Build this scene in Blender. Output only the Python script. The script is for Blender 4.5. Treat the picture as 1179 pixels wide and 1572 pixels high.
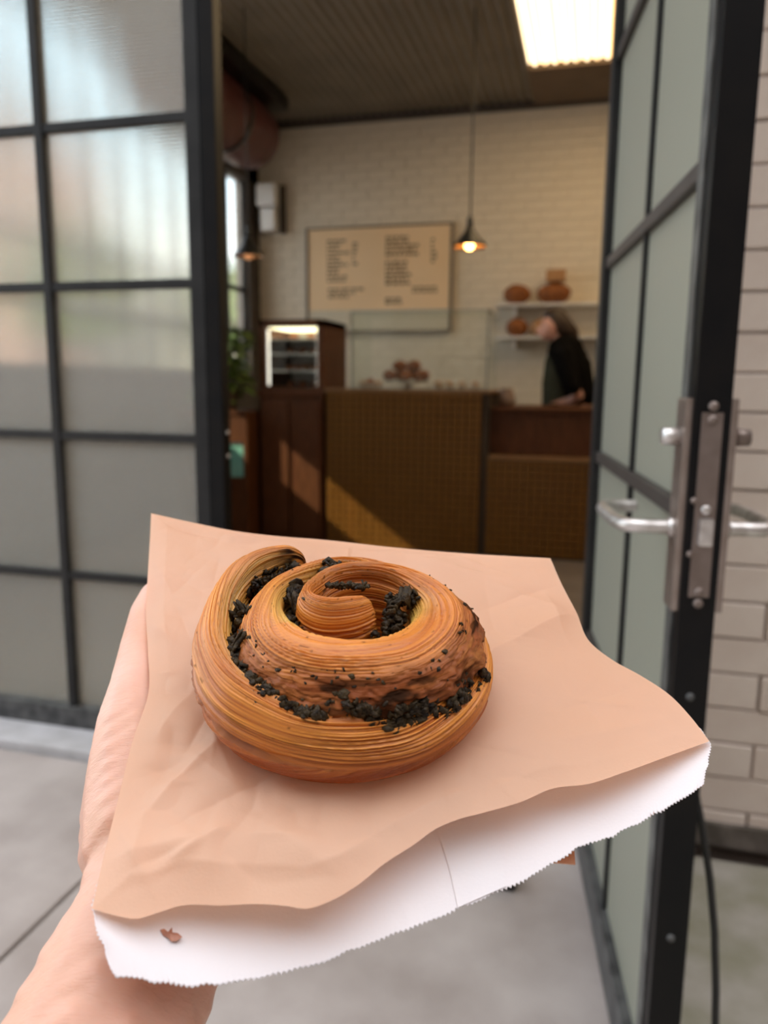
import bpy, bmesh, math, random
import numpy as np
from mathutils import Vector, Matrix

random.seed(7); np.random.seed(7)
for o in list(bpy.data.objects): bpy.data.objects.remove(o)
S = bpy.context.scene; C = S.collection

# ------------------------------------------------------------------ camera
FPX = 1180.0; PITCH = .1663; ROLL = -.0095; CH = 1.17; YAW = math.radians(14.93)
_r0 = np.array([math.cos(YAW), math.sin(YAW), 0]); _h0 = np.array([-math.sin(YAW), math.cos(YAW), 0]); _Z = np.array([0, 0, 1.])
FW = _h0*math.cos(PITCH) - _Z*math.sin(PITCH); _U = _h0*math.sin(PITCH) + _Z*math.cos(PITCH)
RT = math.cos(ROLL)*_r0 - math.sin(ROLL)*_U; UP = math.sin(ROLL)*_r0 + math.cos(ROLL)*_U
EYE = np.array([0, 0, CH])
cam = bpy.data.cameras.new('camera'); co = bpy.data.objects.new('camera', cam); C.objects.link(co); S.camera = co
M = Matrix.Identity(4)
for i, v in enumerate((RT, UP, -FW)):
    for j in range(3): M[j][i] = v[j]
M.translation = Vector(EYE); co.matrix_world = M
cam.sensor_fit = 'VERTICAL'; cam.sensor_height = 36; cam.sensor_width = 27; cam.lens = FPX/1572*36
cam.clip_start = .02; cam.clip_end = 200
cam.dof.use_dof = True; cam.dof.focus_distance = .315; cam.dof.aperture_fstop = 9.0

# ------------------------------------------------------------------ sky, sun, exposure
W = bpy.data.worlds.new('sky'); S.world = W; W.use_nodes = True
nt = W.node_tree; nt.nodes.clear()
tc = nt.nodes.new('ShaderNodeTexCoord'); sx = nt.nodes.new('ShaderNodeSeparateXYZ'); cr = nt.nodes.new('ShaderNodeValToRGB')
bg = nt.nodes.new('ShaderNodeBackground'); wo = nt.nodes.new('ShaderNodeOutputWorld')
nt.links.new(tc.outputs['Generated'], sx.inputs[0]); nt.links.new(sx.outputs[2], cr.inputs[0])
nt.links.new(cr.outputs[0], bg.inputs[0]); nt.links.new(bg.outputs[0], wo.inputs[0])
e = cr.color_ramp.elements
e[0].position = 0; e[0].color = (.93, .93, .88, 1)
e[1].position = 1; e[1].color = (.98, .98, 1.0, 1)
for p_, c_ in ((.13, (1.0, .99, .90, 1)), (.24, (.66, .87, 1.0, 1)), (.36, (.48, .76, 1.0, 1)), (.6, (.95, .97, 1.0, 1))):
    q = e.new(p_); q.color = c_
bg.inputs[1].default_value = 2.7
sun = bpy.data.lights.new('sun', 'SUN'); so = bpy.data.objects.new('sun', sun); C.objects.link(so)
SUND = Vector((1, .9, -.755)).normalized()
so.rotation_euler = SUND.to_track_quat('-Z', 'Y').to_euler(); so.location = (-8, -8, 10)
sun.energy = 5; sun.color = (1, .86, .62); sun.angle = .012
vs = S.view_settings; vs.view_transform = 'Standard'; vs.look = 'None'; vs.exposure = 0.17; vs.gamma = 1; vs.use_curve_mapping = False

# ------------------------------------------------------------------ helpers
def ray(px, py): return FW + RT*(px-589.5)/FPX + UP*(786-py)/FPX
def on_y(px, py, y): d = ray(px, py); return EYE + d*(y/d[1])

def hsh(i, j, s):
    n = (i.astype(np.int64)*374761393 + j.astype(np.int64)*668265263 + s*974711) & 0x7fffffff
    n = (n ^ (n >> 13))*1274126177 & 0x7fffffff
    return ((n ^ (n >> 16)) & 0xffff)/65535.
def vn(x, y, s=0):                                     # smooth value noise 0..1
    x = np.asarray(x, float); y = np.asarray(y, float)
    x, y = np.broadcast_arrays(x, y)
    xi = np.floor(x); yi = np.floor(y); fx = x-xi; fy = y-yi
    fx = fx*fx*(3-2*fx); fy = fy*fy*(3-2*fy)
    a = hsh(xi, yi, s); b = hsh(xi+1, yi, s); c = hsh(xi, yi+1, s); d = hsh(xi+1, yi+1, s)
    return (a*(1-fx)+b*fx)*(1-fy)+(c*(1-fx)+d*fx)*fy

def mat(name, col, rough=.6, metal=0, col2=None, nscale=8, bump=0, bscale=60, spec=.5, stretch=None, **kw):
    m = bpy.data.materials.new(name); m.use_nodes = True; n = m.node_tree; b = n.nodes['Principled BSDF']
    b.inputs['Roughness'].default_value = rough; b.inputs['Metallic'].default_value = metal
    b.inputs['Specular IOR Level'].default_value = spec
    b.inputs['Base Color'].default_value = (*col, 1)
    t = n.nodes.new('ShaderNodeTexCoord'); mp = n.nodes.new('ShaderNodeMapping'); n.links.new(t.outputs['Object'], mp.inputs[0])
    if stretch: mp.inputs['Scale'].default_value = stretch
    if col2:
        no = n.nodes.new('ShaderNodeTexNoise'); no.inputs['Scale'].default_value = nscale; no.inputs['Detail'].default_value = 6
        n.links.new(mp.outputs[0], no.inputs['Vector'])
        r = n.nodes.new('ShaderNodeValToRGB'); r.color_ramp.elements[0].color = (*col, 1); r.color_ramp.elements[1].color = (*col2, 1)
        r.color_ramp.elements[0].position = .35; r.color_ramp.elements[1].position = .65
        n.links.new(no.outputs[0], r.inputs[0]); n.links.new(r.outputs[0], b.inputs['Base Color'])
    if bump:
        no = n.nodes.new('ShaderNodeTexNoise'); no.inputs['Scale'].default_value = bscale; no.inputs['Detail'].default_value = 5
        n.links.new(mp.outputs[0], no.inputs['Vector'])
        bu = n.nodes.new('ShaderNodeBump'); bu.inputs['Strength'].default_value = bump; bu.inputs['Distance'].default_value = .002
        n.links.new(no.outputs[0], bu.inputs['Height']); n.links.new(bu.outputs[0], b.inputs['Normal'])
    for k, v in kw.items(): b.inputs[k].default_value = v
    return m

def link(name, me, m=None, parent=None, loc=None):
    o = bpy.data.objects.new(name, me); C.objects.link(o)
    if m is not None and me is not None and len(me.materials) == 0: me.materials.append(m)
    if parent is not None: o.parent = parent
    if loc is not None: o.location = loc
    return o
def pym(name, v, f, smooth=False):
    me = bpy.data.meshes.new(name); me.from_pydata([tuple(map(float, a)) for a in v], [], [tuple(map(int, a)) for a in f]); me.update()
    if smooth: me.polygons.foreach_set('use_smooth', [True]*len(me.polygons))
    return me
def tag(o, label=None, cat=None, group=None, kind=None):
    if label: o['label'] = label
    if cat: o['category'] = cat
    if group: o['group'] = group
    if kind: o['kind'] = kind
    return o
def empty(name, loc=(0, 0, 0), label=None, cat=None, group=None, kind=None, rz=0):
    o = bpy.data.objects.new(name, None); C.objects.link(o); o.location = loc; o.rotation_euler = (0, 0, rz)
    o.empty_display_size = .05
    return tag(o, label, cat, group, kind)
def copy_tree(o, parent=None, loc=None, rz=None, label=None):
    c = o.copy(); C.objects.link(c)
    if parent: c.parent = parent
    if loc is not None: c.location = loc
    if rz is not None: c.rotation_euler[2] = rz
    if label: c['label'] = label
    for ch in list(o.children): copy_tree(ch, c)
    return c

class MB:
    def __init__(s): s.bm = bmesh.new()
    def box(s, a, b, bev=0):
        a = list(a); b = list(b)
        lo = [min(a[i], b[i]) for i in range(3)]; hi = [max(a[i], b[i]) for i in range(3)]
        t = bmesh.new(); bmesh.ops.create_cube(t, size=1)
        for v in t.verts: v.co = Vector([lo[i]+(v.co[i]+.5)*(hi[i]-lo[i]) for i in range(3)])
        if bev: bmesh.ops.bevel(t, geom=t.edges[:], offset=bev, segments=2, affect='EDGES', profile=.7)
        s.add(t); return s
    def add(s, t, mtx=None):
        if mtx is not None: bmesh.ops.transform(t, matrix=mtx, verts=t.verts)
        me = bpy.data.meshes.new('tmp'); t.to_mesh(me); t.free(); s.bm.from_mesh(me); bpy.data.meshes.remove(me)
    def tube(s, pts, r, n=10, caps=True):
        pts = [Vector(p) for p in pts]; rs = r if isinstance(r, (list, tuple)) else [r]*len(pts)
        rings = []; up = None
        for i, p in enumerate(pts):
            d = (pts[min(i+1, len(pts)-1)]-pts[max(i-1, 0)]).normalized()
            if up is None: up = d.orthogonal().normalized()
            x = (up - d*up.dot(d)).normalized(); up = x; y = d.cross(x)
            rings.append([s.bm.verts.new(p+(x*math.cos(2*math.pi*k/n)+y*math.sin(2*math.pi*k/n))*rs[i]) for k in range(n)])
        for a, b in zip(rings, rings[1:]):
            for k in range(n): f = s.bm.faces.new((a[k], a[(k+1) % n], b[(k+1) % n], b[k])); f.smooth = True
        if caps: s.bm.faces.new(rings[0][::-1]); s.bm.faces.new(rings[-1])
        return s
    def lathe(s, prof, c=(0, 0, 0), n=24, smooth=True):
        rings = []
        for r, z in prof: rings.append([s.bm.verts.new((c[0]+r*math.cos(2*math.pi*k/n), c[1]+r*math.sin(2*math.pi*k/n), c[2]+z)) for k in range(n)])
        for a, b in zip(rings, rings[1:]):
            for k in range(n): f = s.bm.faces.new((a[k], a[(k+1) % n], b[(k+1) % n], b[k])); f.smooth = smooth
        return s
    def blobs(s, c, r, seed=0, sub=2, amp=.25, sc=(1, 1, 1)):
        t = bmesh.new(); bmesh.ops.create_icosphere(t, subdivisions=sub, radius=1)
        rr = random.Random(seed); ph = [rr.uniform(0, 6) for _ in range(6)]
        for v in t.verts:
            q = v.co; k = 1+amp*(math.sin(3*q.x+ph[0])*math.sin(3*q.y+ph[1])+.5*math.sin(6*q.z+ph[2])*math.sin(5*q.x+ph[3]))
            v.co = Vector((q.x*k*r*sc[0]+c[0], q.y*k*r*sc[1]+c[1], q.z*k*r*sc[2]+c[2]))
        for f in t.faces: f.smooth = True
        s.add(t); return s
    def build(s, name, m, parent=None, loc=None):
        me = bpy.data.meshes.new(name); bmesh.ops.recalc_face_normals(s.bm, faces=s.bm.faces); s.bm.to_mesh(me); s.bm.free()
        return link(name, me, m, parent, loc)
def bx(name, a, b, m, parent=None, bev=0): return MB().box(a, b, bev).build(name, m, parent)

# chamfered block mesh, front facing -y, local origin at its centre
def block(name, w, h, d, c, m):
    v = []; f = []
    for (ww, hh, yy) in ((w, h, d/2), (w, h, -d/2+c), (w-2*c, h-2*c, -d/2)):
        v += [(-ww/2, yy, -hh/2), (ww/2, yy, -hh/2), (ww/2, yy, hh/2), (-ww/2, yy, hh/2)]
    for b in (0, 4):
        for k in range(4): f.append((b+k, b+(k+1) % 4, b+4+(k+1) % 4, b+4+k))
    f.append((8, 9, 10, 11)); f.append((3, 2, 1, 0))
    me = pym(name, v, f); me.materials.append(m); return me
def blocks(name, me, spots, parent, limit=300, jit=.001):
    """spots sorted by importance: the first `limit` become parts, the rest one stuff part"""
    for p in spots[:limit]:
        o = link(name, me, None, parent, (p[0], p[1]+random.uniform(-jit, jit), p[2]))
        if len(p) > 3: o.scale = (p[3], 1, 1)
    rest = spots[limit:]
    if rest:
        n = len(me.vertices); co_ = np.empty(n*3); me.vertices.foreach_get('co', co_); co_ = co_.reshape(-1, 3)
        fs = [tuple(p.vertices) for p in me.polygons]; V = []; Fc = []
        for i, p in enumerate(rest):
            sc = np.array([p[3] if len(p) > 3 else 1, 1, 1])
            V.append(co_*sc+np.array([p[0], p[1]+random.uniform(-jit, jit), p[2]])); Fc += [tuple(a+i*n for a in q) for q in fs]
        m2 = pym(name, np.concatenate(V), Fc); m2.materials.append(me.materials[0])
        tag(link(name+'_field', m2, None, parent), kind='stuff')

# ------------------------------------------------------------------ materials
M_STEEL = mat('black_steel', (.013, .013, .014), .45, 0, (.02, .02, .021), 14, .15, 300, spec=.3)
M_EDGEB = mat('gloss_black_steel', (.004, .004, .005), .4, 0, (.007, .006, .006), 14, .1, 300, spec=.18)
M_STEELG = mat('worn_grey_black_steel', (.03, .03, .032), .5, 0, (.09, .09, .09), 22, .2, 200)
M_SATIN = mat('satin_stainless', (.82, .79, .78), .42, 1, (.5, .46, .44), 40)
M_PLATE = mat('brown_grey_metal_plate', (.20, .155, .135), .4, .7, (.25, .2, .18), 30)
M_CONC = mat('pavement_concrete', (.31, .265, .245), .85, 0, (.44, .39, .37), 3.5, .5, 90)
M_CONC2 = mat('mossy_concrete', (.25, .24, .17), .9, 0, (.40, .37, .33), 6, .5, 90)
M_KERB = mat('pale_kerb', (.52, .51, .53), .7, 0, (.42, .41, .42), 12, .3, 80)
M_BRICKP = mat('pink_white_painted_brick', (.74, .62, .55), .7, 0, (.80, .69, .62), 12, .4, 120)
M_MORTP = mat('painted_mortar', (.58, .48, .43), .85, 0, (.64, .54, .49), 16, .3, 100)
M_BRICKW = mat('white_painted_brick', (.72, .65, .53), .6, 0, (.78, .70, .58), 6, .3, 100)
M_MORTW = mat('white_mortar', (.66, .59, .48), .8)
M_WALL = mat('plaster', (.55, .50, .44), .8, 0, (.6, .55, .48), 3)
M_DARKW = mat('dark_wall_paint', (.05, .04, .035), .7, 0, (.07, .055, .045), 4)
M_CEIL = mat('dark_corrugated_ceiling', (.17, .145, .115), .55, 0, (.21, .18, .14), 3)
M_DUCT = mat('maroon_duct', (.085, .022, .02), .45, 0, (.11, .03, .028), 5)
M_TILE = mat('amber_glazed_tile', (.135, .054, .008), .35, 0, (.19, .082, .015), 30, 0, spec=.25)
M_GROUT = mat('dark_grout', (.03, .016, .006), .8)
M_WOODD = mat('dark_walnut', (.070, .022, .007), .5, 0, (.105, .036, .012), 6, .2, 60, spec=.2, stretch=(12, 12, 1.5))
M_WOODL = mat('oak_top', (.26, .13, .045), .45, 0, (.2, .095, .035), 6, .2, 60, stretch=(1.5, 12, 12))
M_WHITE = mat('white_enamel', (.75, .74, .73), .4, 0, (.8, .79, .78), 5)
M_BLACK = mat('black_enamel', (.015, .014, .013), .35, 0, (.02, .02, .02), 5)
M_CREAM = mat('cream_board', (.84, .62, .38), .6, 0, (.88, .66, .42), 2)
M_INK = mat('board_print', (.22, .15, .09), .7)
M_LEAF = mat('leaf', (.10, .17, .025), .5, 0, (.18, .25, .05), 8)
M_LEAFO = mat('tree_leaf', (.14, .22, .05), .6, 0, (.30, .36, .12), 4)
M_BARK = mat('bark', (.09, .06, .04), .9, 0, (.13, .09, .06), 20, .5, 80)
M_TEAL = mat('teal_tin', (.15, .40, .33), .5, 0, (.22, .46, .38), 9)
M_LIME = mat('lime_paint', (.22, .34, .03), .5, 0, (.28, .38, .05), 9)
M_BREAD = mat('bread_crust', (.30, .10, .022), .7, 0, (.17, .05, .010), 25, .6, 60)
M_BREADL = mat('pale_crust', (.48, .27, .12), .6, 0, (.36, .17, .07), 30, .5, 60)
M_CERAM = mat('cream_ceramic', (.62, .55, .44), .35, 0, (.66, .6, .5), 10)
M_SKINF = mat('worker_skin', (.62, .33, .25), .5, 0, (.66, .36, .28), 10)
M_HAIR = mat('dark_hair', (.03, .016, .01), .5, 0, (.045, .025, .014), 60)
M_SHIRT = mat('black_cloth', (.003, .003, .003), .9, 0, (.006, .005, .005), 30, spec=.08)
M_APRON = mat('grey_green_cloth', (.035, .037, .026), .9, 0, (.045, .048, .034), 30, spec=.1)
M_RUBBER = mat('black_rubber', (.01, .01, .01), .5, 0, (.014, .014, .014), 30)
M_PINK = mat('terracotta_glaze', (.22, .155, .125), .5, 0, (.27, .19, .155), 12)

def glass_reeded(name, rough, col, ior=1.06, haze=.1):
    m = bpy.data.materials.new(name); m.use_nodes = True; n = m.node_tree; n.nodes.clear()
    out = n.nodes.new('ShaderNodeOutputMaterial'); rf = n.nodes.new('ShaderNodeBsdfRefraction'); gl = n.nodes.new('ShaderNodeBsdfGlossy')
    df = n.nodes.new('ShaderNodeBsdfTranslucent'); m1 = n.nodes.new('ShaderNodeMixShader'); m2 = n.nodes.new('ShaderNodeMixShader')
    d2 = n.nodes.new('ShaderNodeBsdfDiffuse'); m3 = n.nodes.new('ShaderNodeMixShader')
    rf.inputs['Color'].default_value = (*col, 1); rf.inputs['Roughness'].default_value = rough; rf.inputs['IOR'].default_value = ior
    gl.inputs['Roughness'].default_value = .28; gl.inputs['Color'].default_value = (.9, .9, .9, 1)
    df.inputs['Color'].default_value = (*col, 1); d2.inputs['Color'].default_value = (.72, .66, .56, 1)
    m1.inputs[0].default_value = haze; m2.inputs[0].default_value = .07; m3.inputs[0].default_value = haze*1.5
    t = n.nodes.new('ShaderNodeTexCoord')
    adds = []
    for ax, k, s in (('Z', 620, .9), ('X', 620, .35)):
        w = n.nodes.new('ShaderNodeTexWave'); w.bands_direction = ax; w.inputs['Scale'].default_value = k/6.283/3.1416; n.links.new(t.outputs['Object'], w.inputs[0])
        mu = n.nodes.new('ShaderNodeMath'); mu.operation = 'MULTIPLY'; mu.inputs[1].default_value = s; n.links.new(w.outputs[1], mu.inputs[0]); adds.append(mu)
    ad = n.nodes.new('ShaderNodeMath'); n.links.new(adds[0].outputs[0], ad.inputs[0]); n.links.new(adds[1].outputs[0], ad.inputs[1])
    bu = n.nodes.new('ShaderNodeBump'); bu.inputs['Strength'].default_value = .6; bu.inputs['Distance'].default_value = .004; n.links.new(ad.outputs[0], bu.inputs['Height'])
    for s in (rf, gl, d2): n.links.new(bu.outputs[0], s.inputs['Normal'])
    n.links.new(rf.outputs[0], m1.inputs[1]); n.links.new(df.outputs[0], m1.inputs[2])
    n.links.new(m1.outputs[0], m3.inputs[1]); n.links.new(d2.outputs[0], m3.inputs[2])
    n.links.new(m3.outputs[0], m2.inputs[1]); n.links.new(gl.outputs[0], m2.inputs[2]); n.links.new(m2.outputs[0], out.inputs[0]); return m
def glass_clear(name, tint=(.95, .98, .96), k=.06):
    m = bpy.data.materials.new(name); m.use_nodes = True; n = m.node_tree; n.nodes.clear()
    out = n.nodes.new('ShaderNodeOutputMaterial'); tr = n.nodes.new('ShaderNodeBsdfTransparent'); gl = n.nodes.new('ShaderNodeBsdfGlossy'); mx = n.nodes.new('ShaderNodeMixShader')
    tr.inputs[0].default_value = (*tint, 1); gl.inputs['Roughness'].default_value = .03; mx.inputs[0].default_value = k
    n.links.new(tr.outputs[0], mx.inputs[1]); n.links.new(gl.outputs[0], mx.inputs[2]); n.links.new(mx.outputs[0], out.inputs[0]); return m
def emit(name, col, st):
    m = bpy.data.materials.new(name); m.use_nodes = True; b = m.node_tree.nodes['Principled BSDF']
    b.inputs['Base Color'].default_value = (*col, 1); b.inputs['Emission Color'].default_value = (*col, 1); b.inputs['Emission Strength'].default_value = st; return m
M_REED = glass_reeded('reeded_glass', .11, (.92, .93, .90), 1.06, .09)
M_REEDW = glass_reeded('frosted_window_glass', .09, (.98, .98, .98), 1.04, .05)
M_CLEAR = glass_clear('clear_glass')
M_CASE = glass_clear('case_glass', (.97, .985, .97), .04)
# frosted door glass, pale grey green
M_FROST = bpy.data.materials.new('frosted_door_glass'); M_FROST.use_nodes = True
_n = M_FROST.node_tree; _b = _n.nodes['Principled BSDF']
_b.inputs['Base Color'].default_value = (.46, .465, .395, 1); _b.inputs['Roughness'].default_value = .35
_t = _n.nodes.new('ShaderNodeBsdfTranslucent'); _t.inputs[0].default_value = (.50, .50, .43, 1); _x = _n.nodes.new('ShaderNodeMixShader'); _x.inputs[0].default_value = .45
_nn = _n.nodes.new('ShaderNodeTexNoise'); _nn.inputs['Scale'].default_value = 130; _bu = _n.nodes.new('ShaderNodeBump'); _bu.inputs['Strength'].default_value = .25; _bu.inputs['Distance'].default_value = .002
_n.links.new(_nn.outputs[0], _bu.inputs['Height']); _n.links.new(_bu.outputs[0], _b.inputs['Normal'])
_n.links.new(_b.outputs[0], _x.inputs[1]); _n.links.new(_t.outputs[0], _x.inputs[2]); _n.links.new(_x.outputs[0], _n.nodes['Material Output'].inputs[0])

# ================================================================== STRUCTURE
FY = 2.082; ZR = [2.349, 1.899, 1.449, .999, .549, .099]; TOP = 2.80
# ---- ground outside
g = empty('floor', (0, 0, 0), kind='structure')
bx('subbase', (-14, -6, -.12), (6, 16, -.06), M_CONC, g)
for x0, x1 in ((-3.6, -1.115), (-1.105, .205), (.208, 1.80), (1.81, 3.9)):
    for y0, y1, mm in ((-3.1, -.602, M_CONC), (-.598, 1.915, M_CONC if x0 < .2 else M_CONC2)):
        bx('paving_slab', (x0, y0, -.06), (x1, y1, 0), mm, g, .006)
bx('shop_slab', (-3.2, 2.06, -.06), (1.9, 7.3, .0), mat('interior_concrete', (.16, .13, .11), .5, 0, (.22, .18, .15), 4), g)
k = bx('trim_1', (-3.6, 1.92, -.06), (-1.12, 2.06, .03), M_KERB, None, .008); tag(k, kind='structure')
k = bx('trim_2', (-1.1, 1.92, -.06), (.12, 2.06, .012), M_KERB, None, .006); tag(k, kind='structure')

# ---- window_1: glazed steel screen left of the doorway
w1 = empty('window_1', (0, FY, 0), kind='structure'); w1.location = (0, 0, 0)
PX = [-1.134-.482*i for i in range(5)]
bx('stile', (-1.134, FY-.02, .03), (-1.088, FY+.035, TOP), M_STEEL, w1, .003)
bx('stile', (PX[4]-.06, FY-.02, .03), (PX[4], FY+.035, TOP), M_STEEL, w1, .003)
for i in (1, 2, 3): bx('muntin', (PX[i]-.013, FY-.018, .10), (PX[i]+.013, FY+.02, TOP-.05), M_STEEL, w1, .002)
for z in ZR[:-1]: bx('glazing_bar', (PX[4], FY-.014, z-.013), (-1.134, FY+.018, z+.013), M_STEEL, w1, .002)
bx('bottom_rail', (PX[4], FY-.03, .03), (-1.134, FY+.035, .10), M_STEELG, w1, .003)
bx('top_rail', (PX[4], FY-.02, TOP-.06), (-1.134, FY+.035, TOP), M_STEEL, w1, .003)
zz = [TOP-.06]+ZR
for i in range(4):
    for j in range(6): bx('pane', (PX[i+1]+.004, FY, zz[j+1]+.004), (PX[i]-.004, FY+.005, zz[j]-.004), M_REED, w1)
# ---- black jamb between screen and doorway
jb = empty('trim_3', kind='structure')
bx('jamb', (-1.086, FY-.018, 0), (-1.042, FY+.03, TOP), M_EDGEB, jb, .003)
bx('jamb', (.048, FY-.01, 0), (.10, FY+.05, TOP), M_EDGEB, jb, .004)
bx('head', (-1.06, FY-.03, TOP), (.10, FY+.14, TOP+.07), M_STEEL, jb, .004)
for z in (.95, 1.02): MB().lathe([(0, -.004), (.006, -.004), (.006, .004), (0, .004)], (0, 0, 0), 10).build('bolt', M_SATIN, jb, (-1.041, FY+.01, z)).rotation_euler = (0, math.pi/2, 0)
# ---- facade wall above, and painted brick wall to the right
wf = bx('wall_front', (-3.25, FY-.02, TOP+.07), (3.9, FY+.18, 3.92), M_MORTP); tag(wf, kind='structure')
wr = empty('wall_front_right', kind='structure')
bx('mortar', (.12, 2.012, 0), (3.9, 2.22, TOP+.07), M_MORTP, wr)
bme = block('brick', .290, .0875, .03, .003, M_BRICKP); sp = []
for r_ in range(31):
    z = .045+.0925*r_
    for c_ in range(9):
        x = .29+.296*c_+(.148 if r_ % 2 else 0)
        sp.append((x, 2.006, z))
blocks('brick', bme, sorted(sp, key=lambda p: p[0]), wr, 300, .003)
bx('dirt_line', (.12, 1.975, 0), (3.9, 2.0, .06), mat('grimy_mortar', (.10, .085, .07), .9, 0, (.2, .17, .15), 14, .6, 60), wr)

# ---- shop: side walls, back wall, ceiling
CEZ = 3.56
wl = empty('wall_left', kind='structure')
bx('lower_wall', (-3.34, 2.26, 0), (-3.2, 7.3, 1.25), M_DARKW, wl)
bx('upper_wall', (-3.34, 2.26, 3.42), (-3.2, 7.3, CEZ+.2), M_DARKW, wl); bx('upper_wall', (-3.34, 5.52, 3.02), (-3.2, 7.3, 3.42), M_DARKW, wl)
bx('pier', (-3.34, 6.98, 1.25), (-3.2, 7.3, 3.42), M_DARKW, wl)
bx('pier', (-3.34, 2.10, 0), (-3.2, 2.26, CEZ+.2), M_DARKW, wl)
bx('closing_pier', (-3.34, FY-.02, 0), (PX[4]-.06, FY+.16, TOP+.07), M_DARKW, wl)
w2 = empty('window_2', kind='structure')
WY = [2.26+.3631*i for i in range(14)]; WZ = [1.25, 1.63, 2.03, 3.42]
for y in WY:
    k_ = .02 if y > 5.9 or y < 2.3 else .008
    bx('muntin', (-3.29, y-k_, 1.25 if y > 4.95 or y < 2.3 else 1.63), (-3.25, y+k_, 3.42), M_STEEL, w2)
for z in WZ: bx('glazing_bar', (-3.29, 2.26, z-.016), (-3.25, 6.98, z+.016), M_STEEL, w2)
for i in range(13):
    for j in range(3): bx('pane', (-3.273, WY[i]+.021, WZ[j]+.023), (-3.268, WY[i+1]-.021, WZ[j+1]-.023), M_CLEAR if j == 0 else M_REEDW, w2)
wb = empty('wall_back', kind='structure')
bx('mortar', (-3.34, 7.212, 0), (2.0, 7.4, CEZ+.2), M_MORTW, wb)
bme = block('brick', .237, .0795, .012, .0015, M_BRICKW); sp = []
for r_ in range(31):
    z = .95+.0845*r_
    for c_ in range(22):
        x = -3.08+.243*c_+(-.1215 if r_ % 2 else 0)
        if x > 1.85: continue
        hid = (-2.66 < x < -1.35 and 1.7 < z < 2.55)
        sp.append((x, 7.2085, z, 1.0, (10 if hid else 0)+max(0, x+.1)*20+abs(z-2.6)))
sp = [(a, b, c, d) for a, b, c, d, e_ in sorted(sp, key=lambda p: p[4])]
blocks('brick', bme, sp, wb, 300, .0015)
wr2 = bx('wall_right', (1.9, 2.2, 0), (2.05, 7.4, CEZ+.2), M_WALL); tag(wr2, kind='structure')
# corrugated ceiling: ribs run front to back
def ribbed(x0, x1, y0, y1, z, pitch=.076, amp=.012):
    n = int((x1-x0)/pitch*6); V = []; Fc = []
    for i in range(n+1):
        x = x0+(x1-x0)*i/n; dz = amp*math.sin(2*math.pi*x/pitch)
        V += [(x, y0, z+dz), (x, y1, z+dz), (x, y0, z+dz+.02), (x, y1, z+dz+.02)]
    for i in range(n):
        a = 4*i; Fc += [(a, a+4, a+5, a+1), (a+2, a+3, a+7, a+6)]
    return pym('sheet', V, Fc, True)
ce = empty('ceiling', kind='structure')
SKY_ = [(-.60, .55, 3.9, 6.38)]
link('ceiling_sheet', ribbed(-3.3, -.60, 2.2, 7.3, CEZ), M_CEIL, ce)
link('ceiling_sheet', ribbed(.55, 2.0, 2.2, 7.3, CEZ), M_CEIL, ce)
link('ceiling_sheet', ribbed(-.60, .55, 2.2, 3.9, CEZ), M_CEIL, ce)
bx('bulkhead', (-.61, 6.38, CEZ-.035), (.56, 7.2, CEZ+.03), mat('bulkhead_board', (.12, .08, .05), .7, 0, (.15, .1, .065), 3), ce)
bx('edge_trim', (-3.2, 7.13, CEZ-.05), (2.0, 7.2, CEZ+.01), M_DARKW, ce)
bx('roof_deck', (-3.34, 2.1, CEZ+.22), (2.05, 7.4, CEZ+.3), M_DARKW, ce)
M_SKYL = emit('warm_lit_corrugated_sheet', (1.0, .76, .44), 2.7)
_n = M_SKYL.node_tree; _w = _n.nodes.new('ShaderNodeTexWave'); _w.bands_direction = 'X'; _w.inputs['Scale'].default_value = 1/.076/3.1416*1.57; _t = _n.nodes.new('ShaderNodeTexCoord'); _n.links.new(_t.outputs['Object'], _w.inputs[0])
_r = _n.nodes.new('ShaderNodeValToRGB'); _r.color_ramp.elements[0].color = (.62, .36, .13, 1); _r.color_ramp.elements[1].color = (1, .82, .52, 1); _n.links.new(_w.outputs[1], _r.inputs[0]); _n.links.new(_r.outputs[0], _n.nodes['Principled BSDF'].inputs['Emission Color'])
sk = link('ceiling_light', ribbed(-.60, .55, 3.9, 6.38, CEZ), M_SKYL)
tag(sk, 'glowing warm corrugated light panel set in the dark ceiling', 'light panel')
# second light panel, added out of view on the right to brighten the interior
fill_panel = bx('ceiling_light', (.95, 2.9, CEZ-.06), (1.6, 6.6, CEZ-.03), M_SKYL); tag(fill_panel, 'added unseen fill light panel on the ceiling right of the doorway', 'light panel')
# maroon duct along left wall
du = empty('ventilation_duct', (-2.92, 5.35, 3.22), 'large round maroon duct running under the ceiling along the left wall', 'duct')
d = MB().tube([(-.28, -.28, 0), (-.18, -.26, 0), (-.08, -.2, 0), (-.02, -.1, 0), (0, .02, 0), (0, .5, 0), (0, .95, 0), (0, 1.12, 0), (0, 1.19, 0)], [.27, .27, .27, .27, .27, .27, .27, .25, .17], 28).build('duct_body', M_DUCT, du)
MB().tube([(.0, .5, 0), (0, .56, 0)], .278, 28).build('collar', M_BLACK, du)
bx('support_rail', (.02, -.2, .22), (.30, 1.2, .32), M_BLACK, du)

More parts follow.
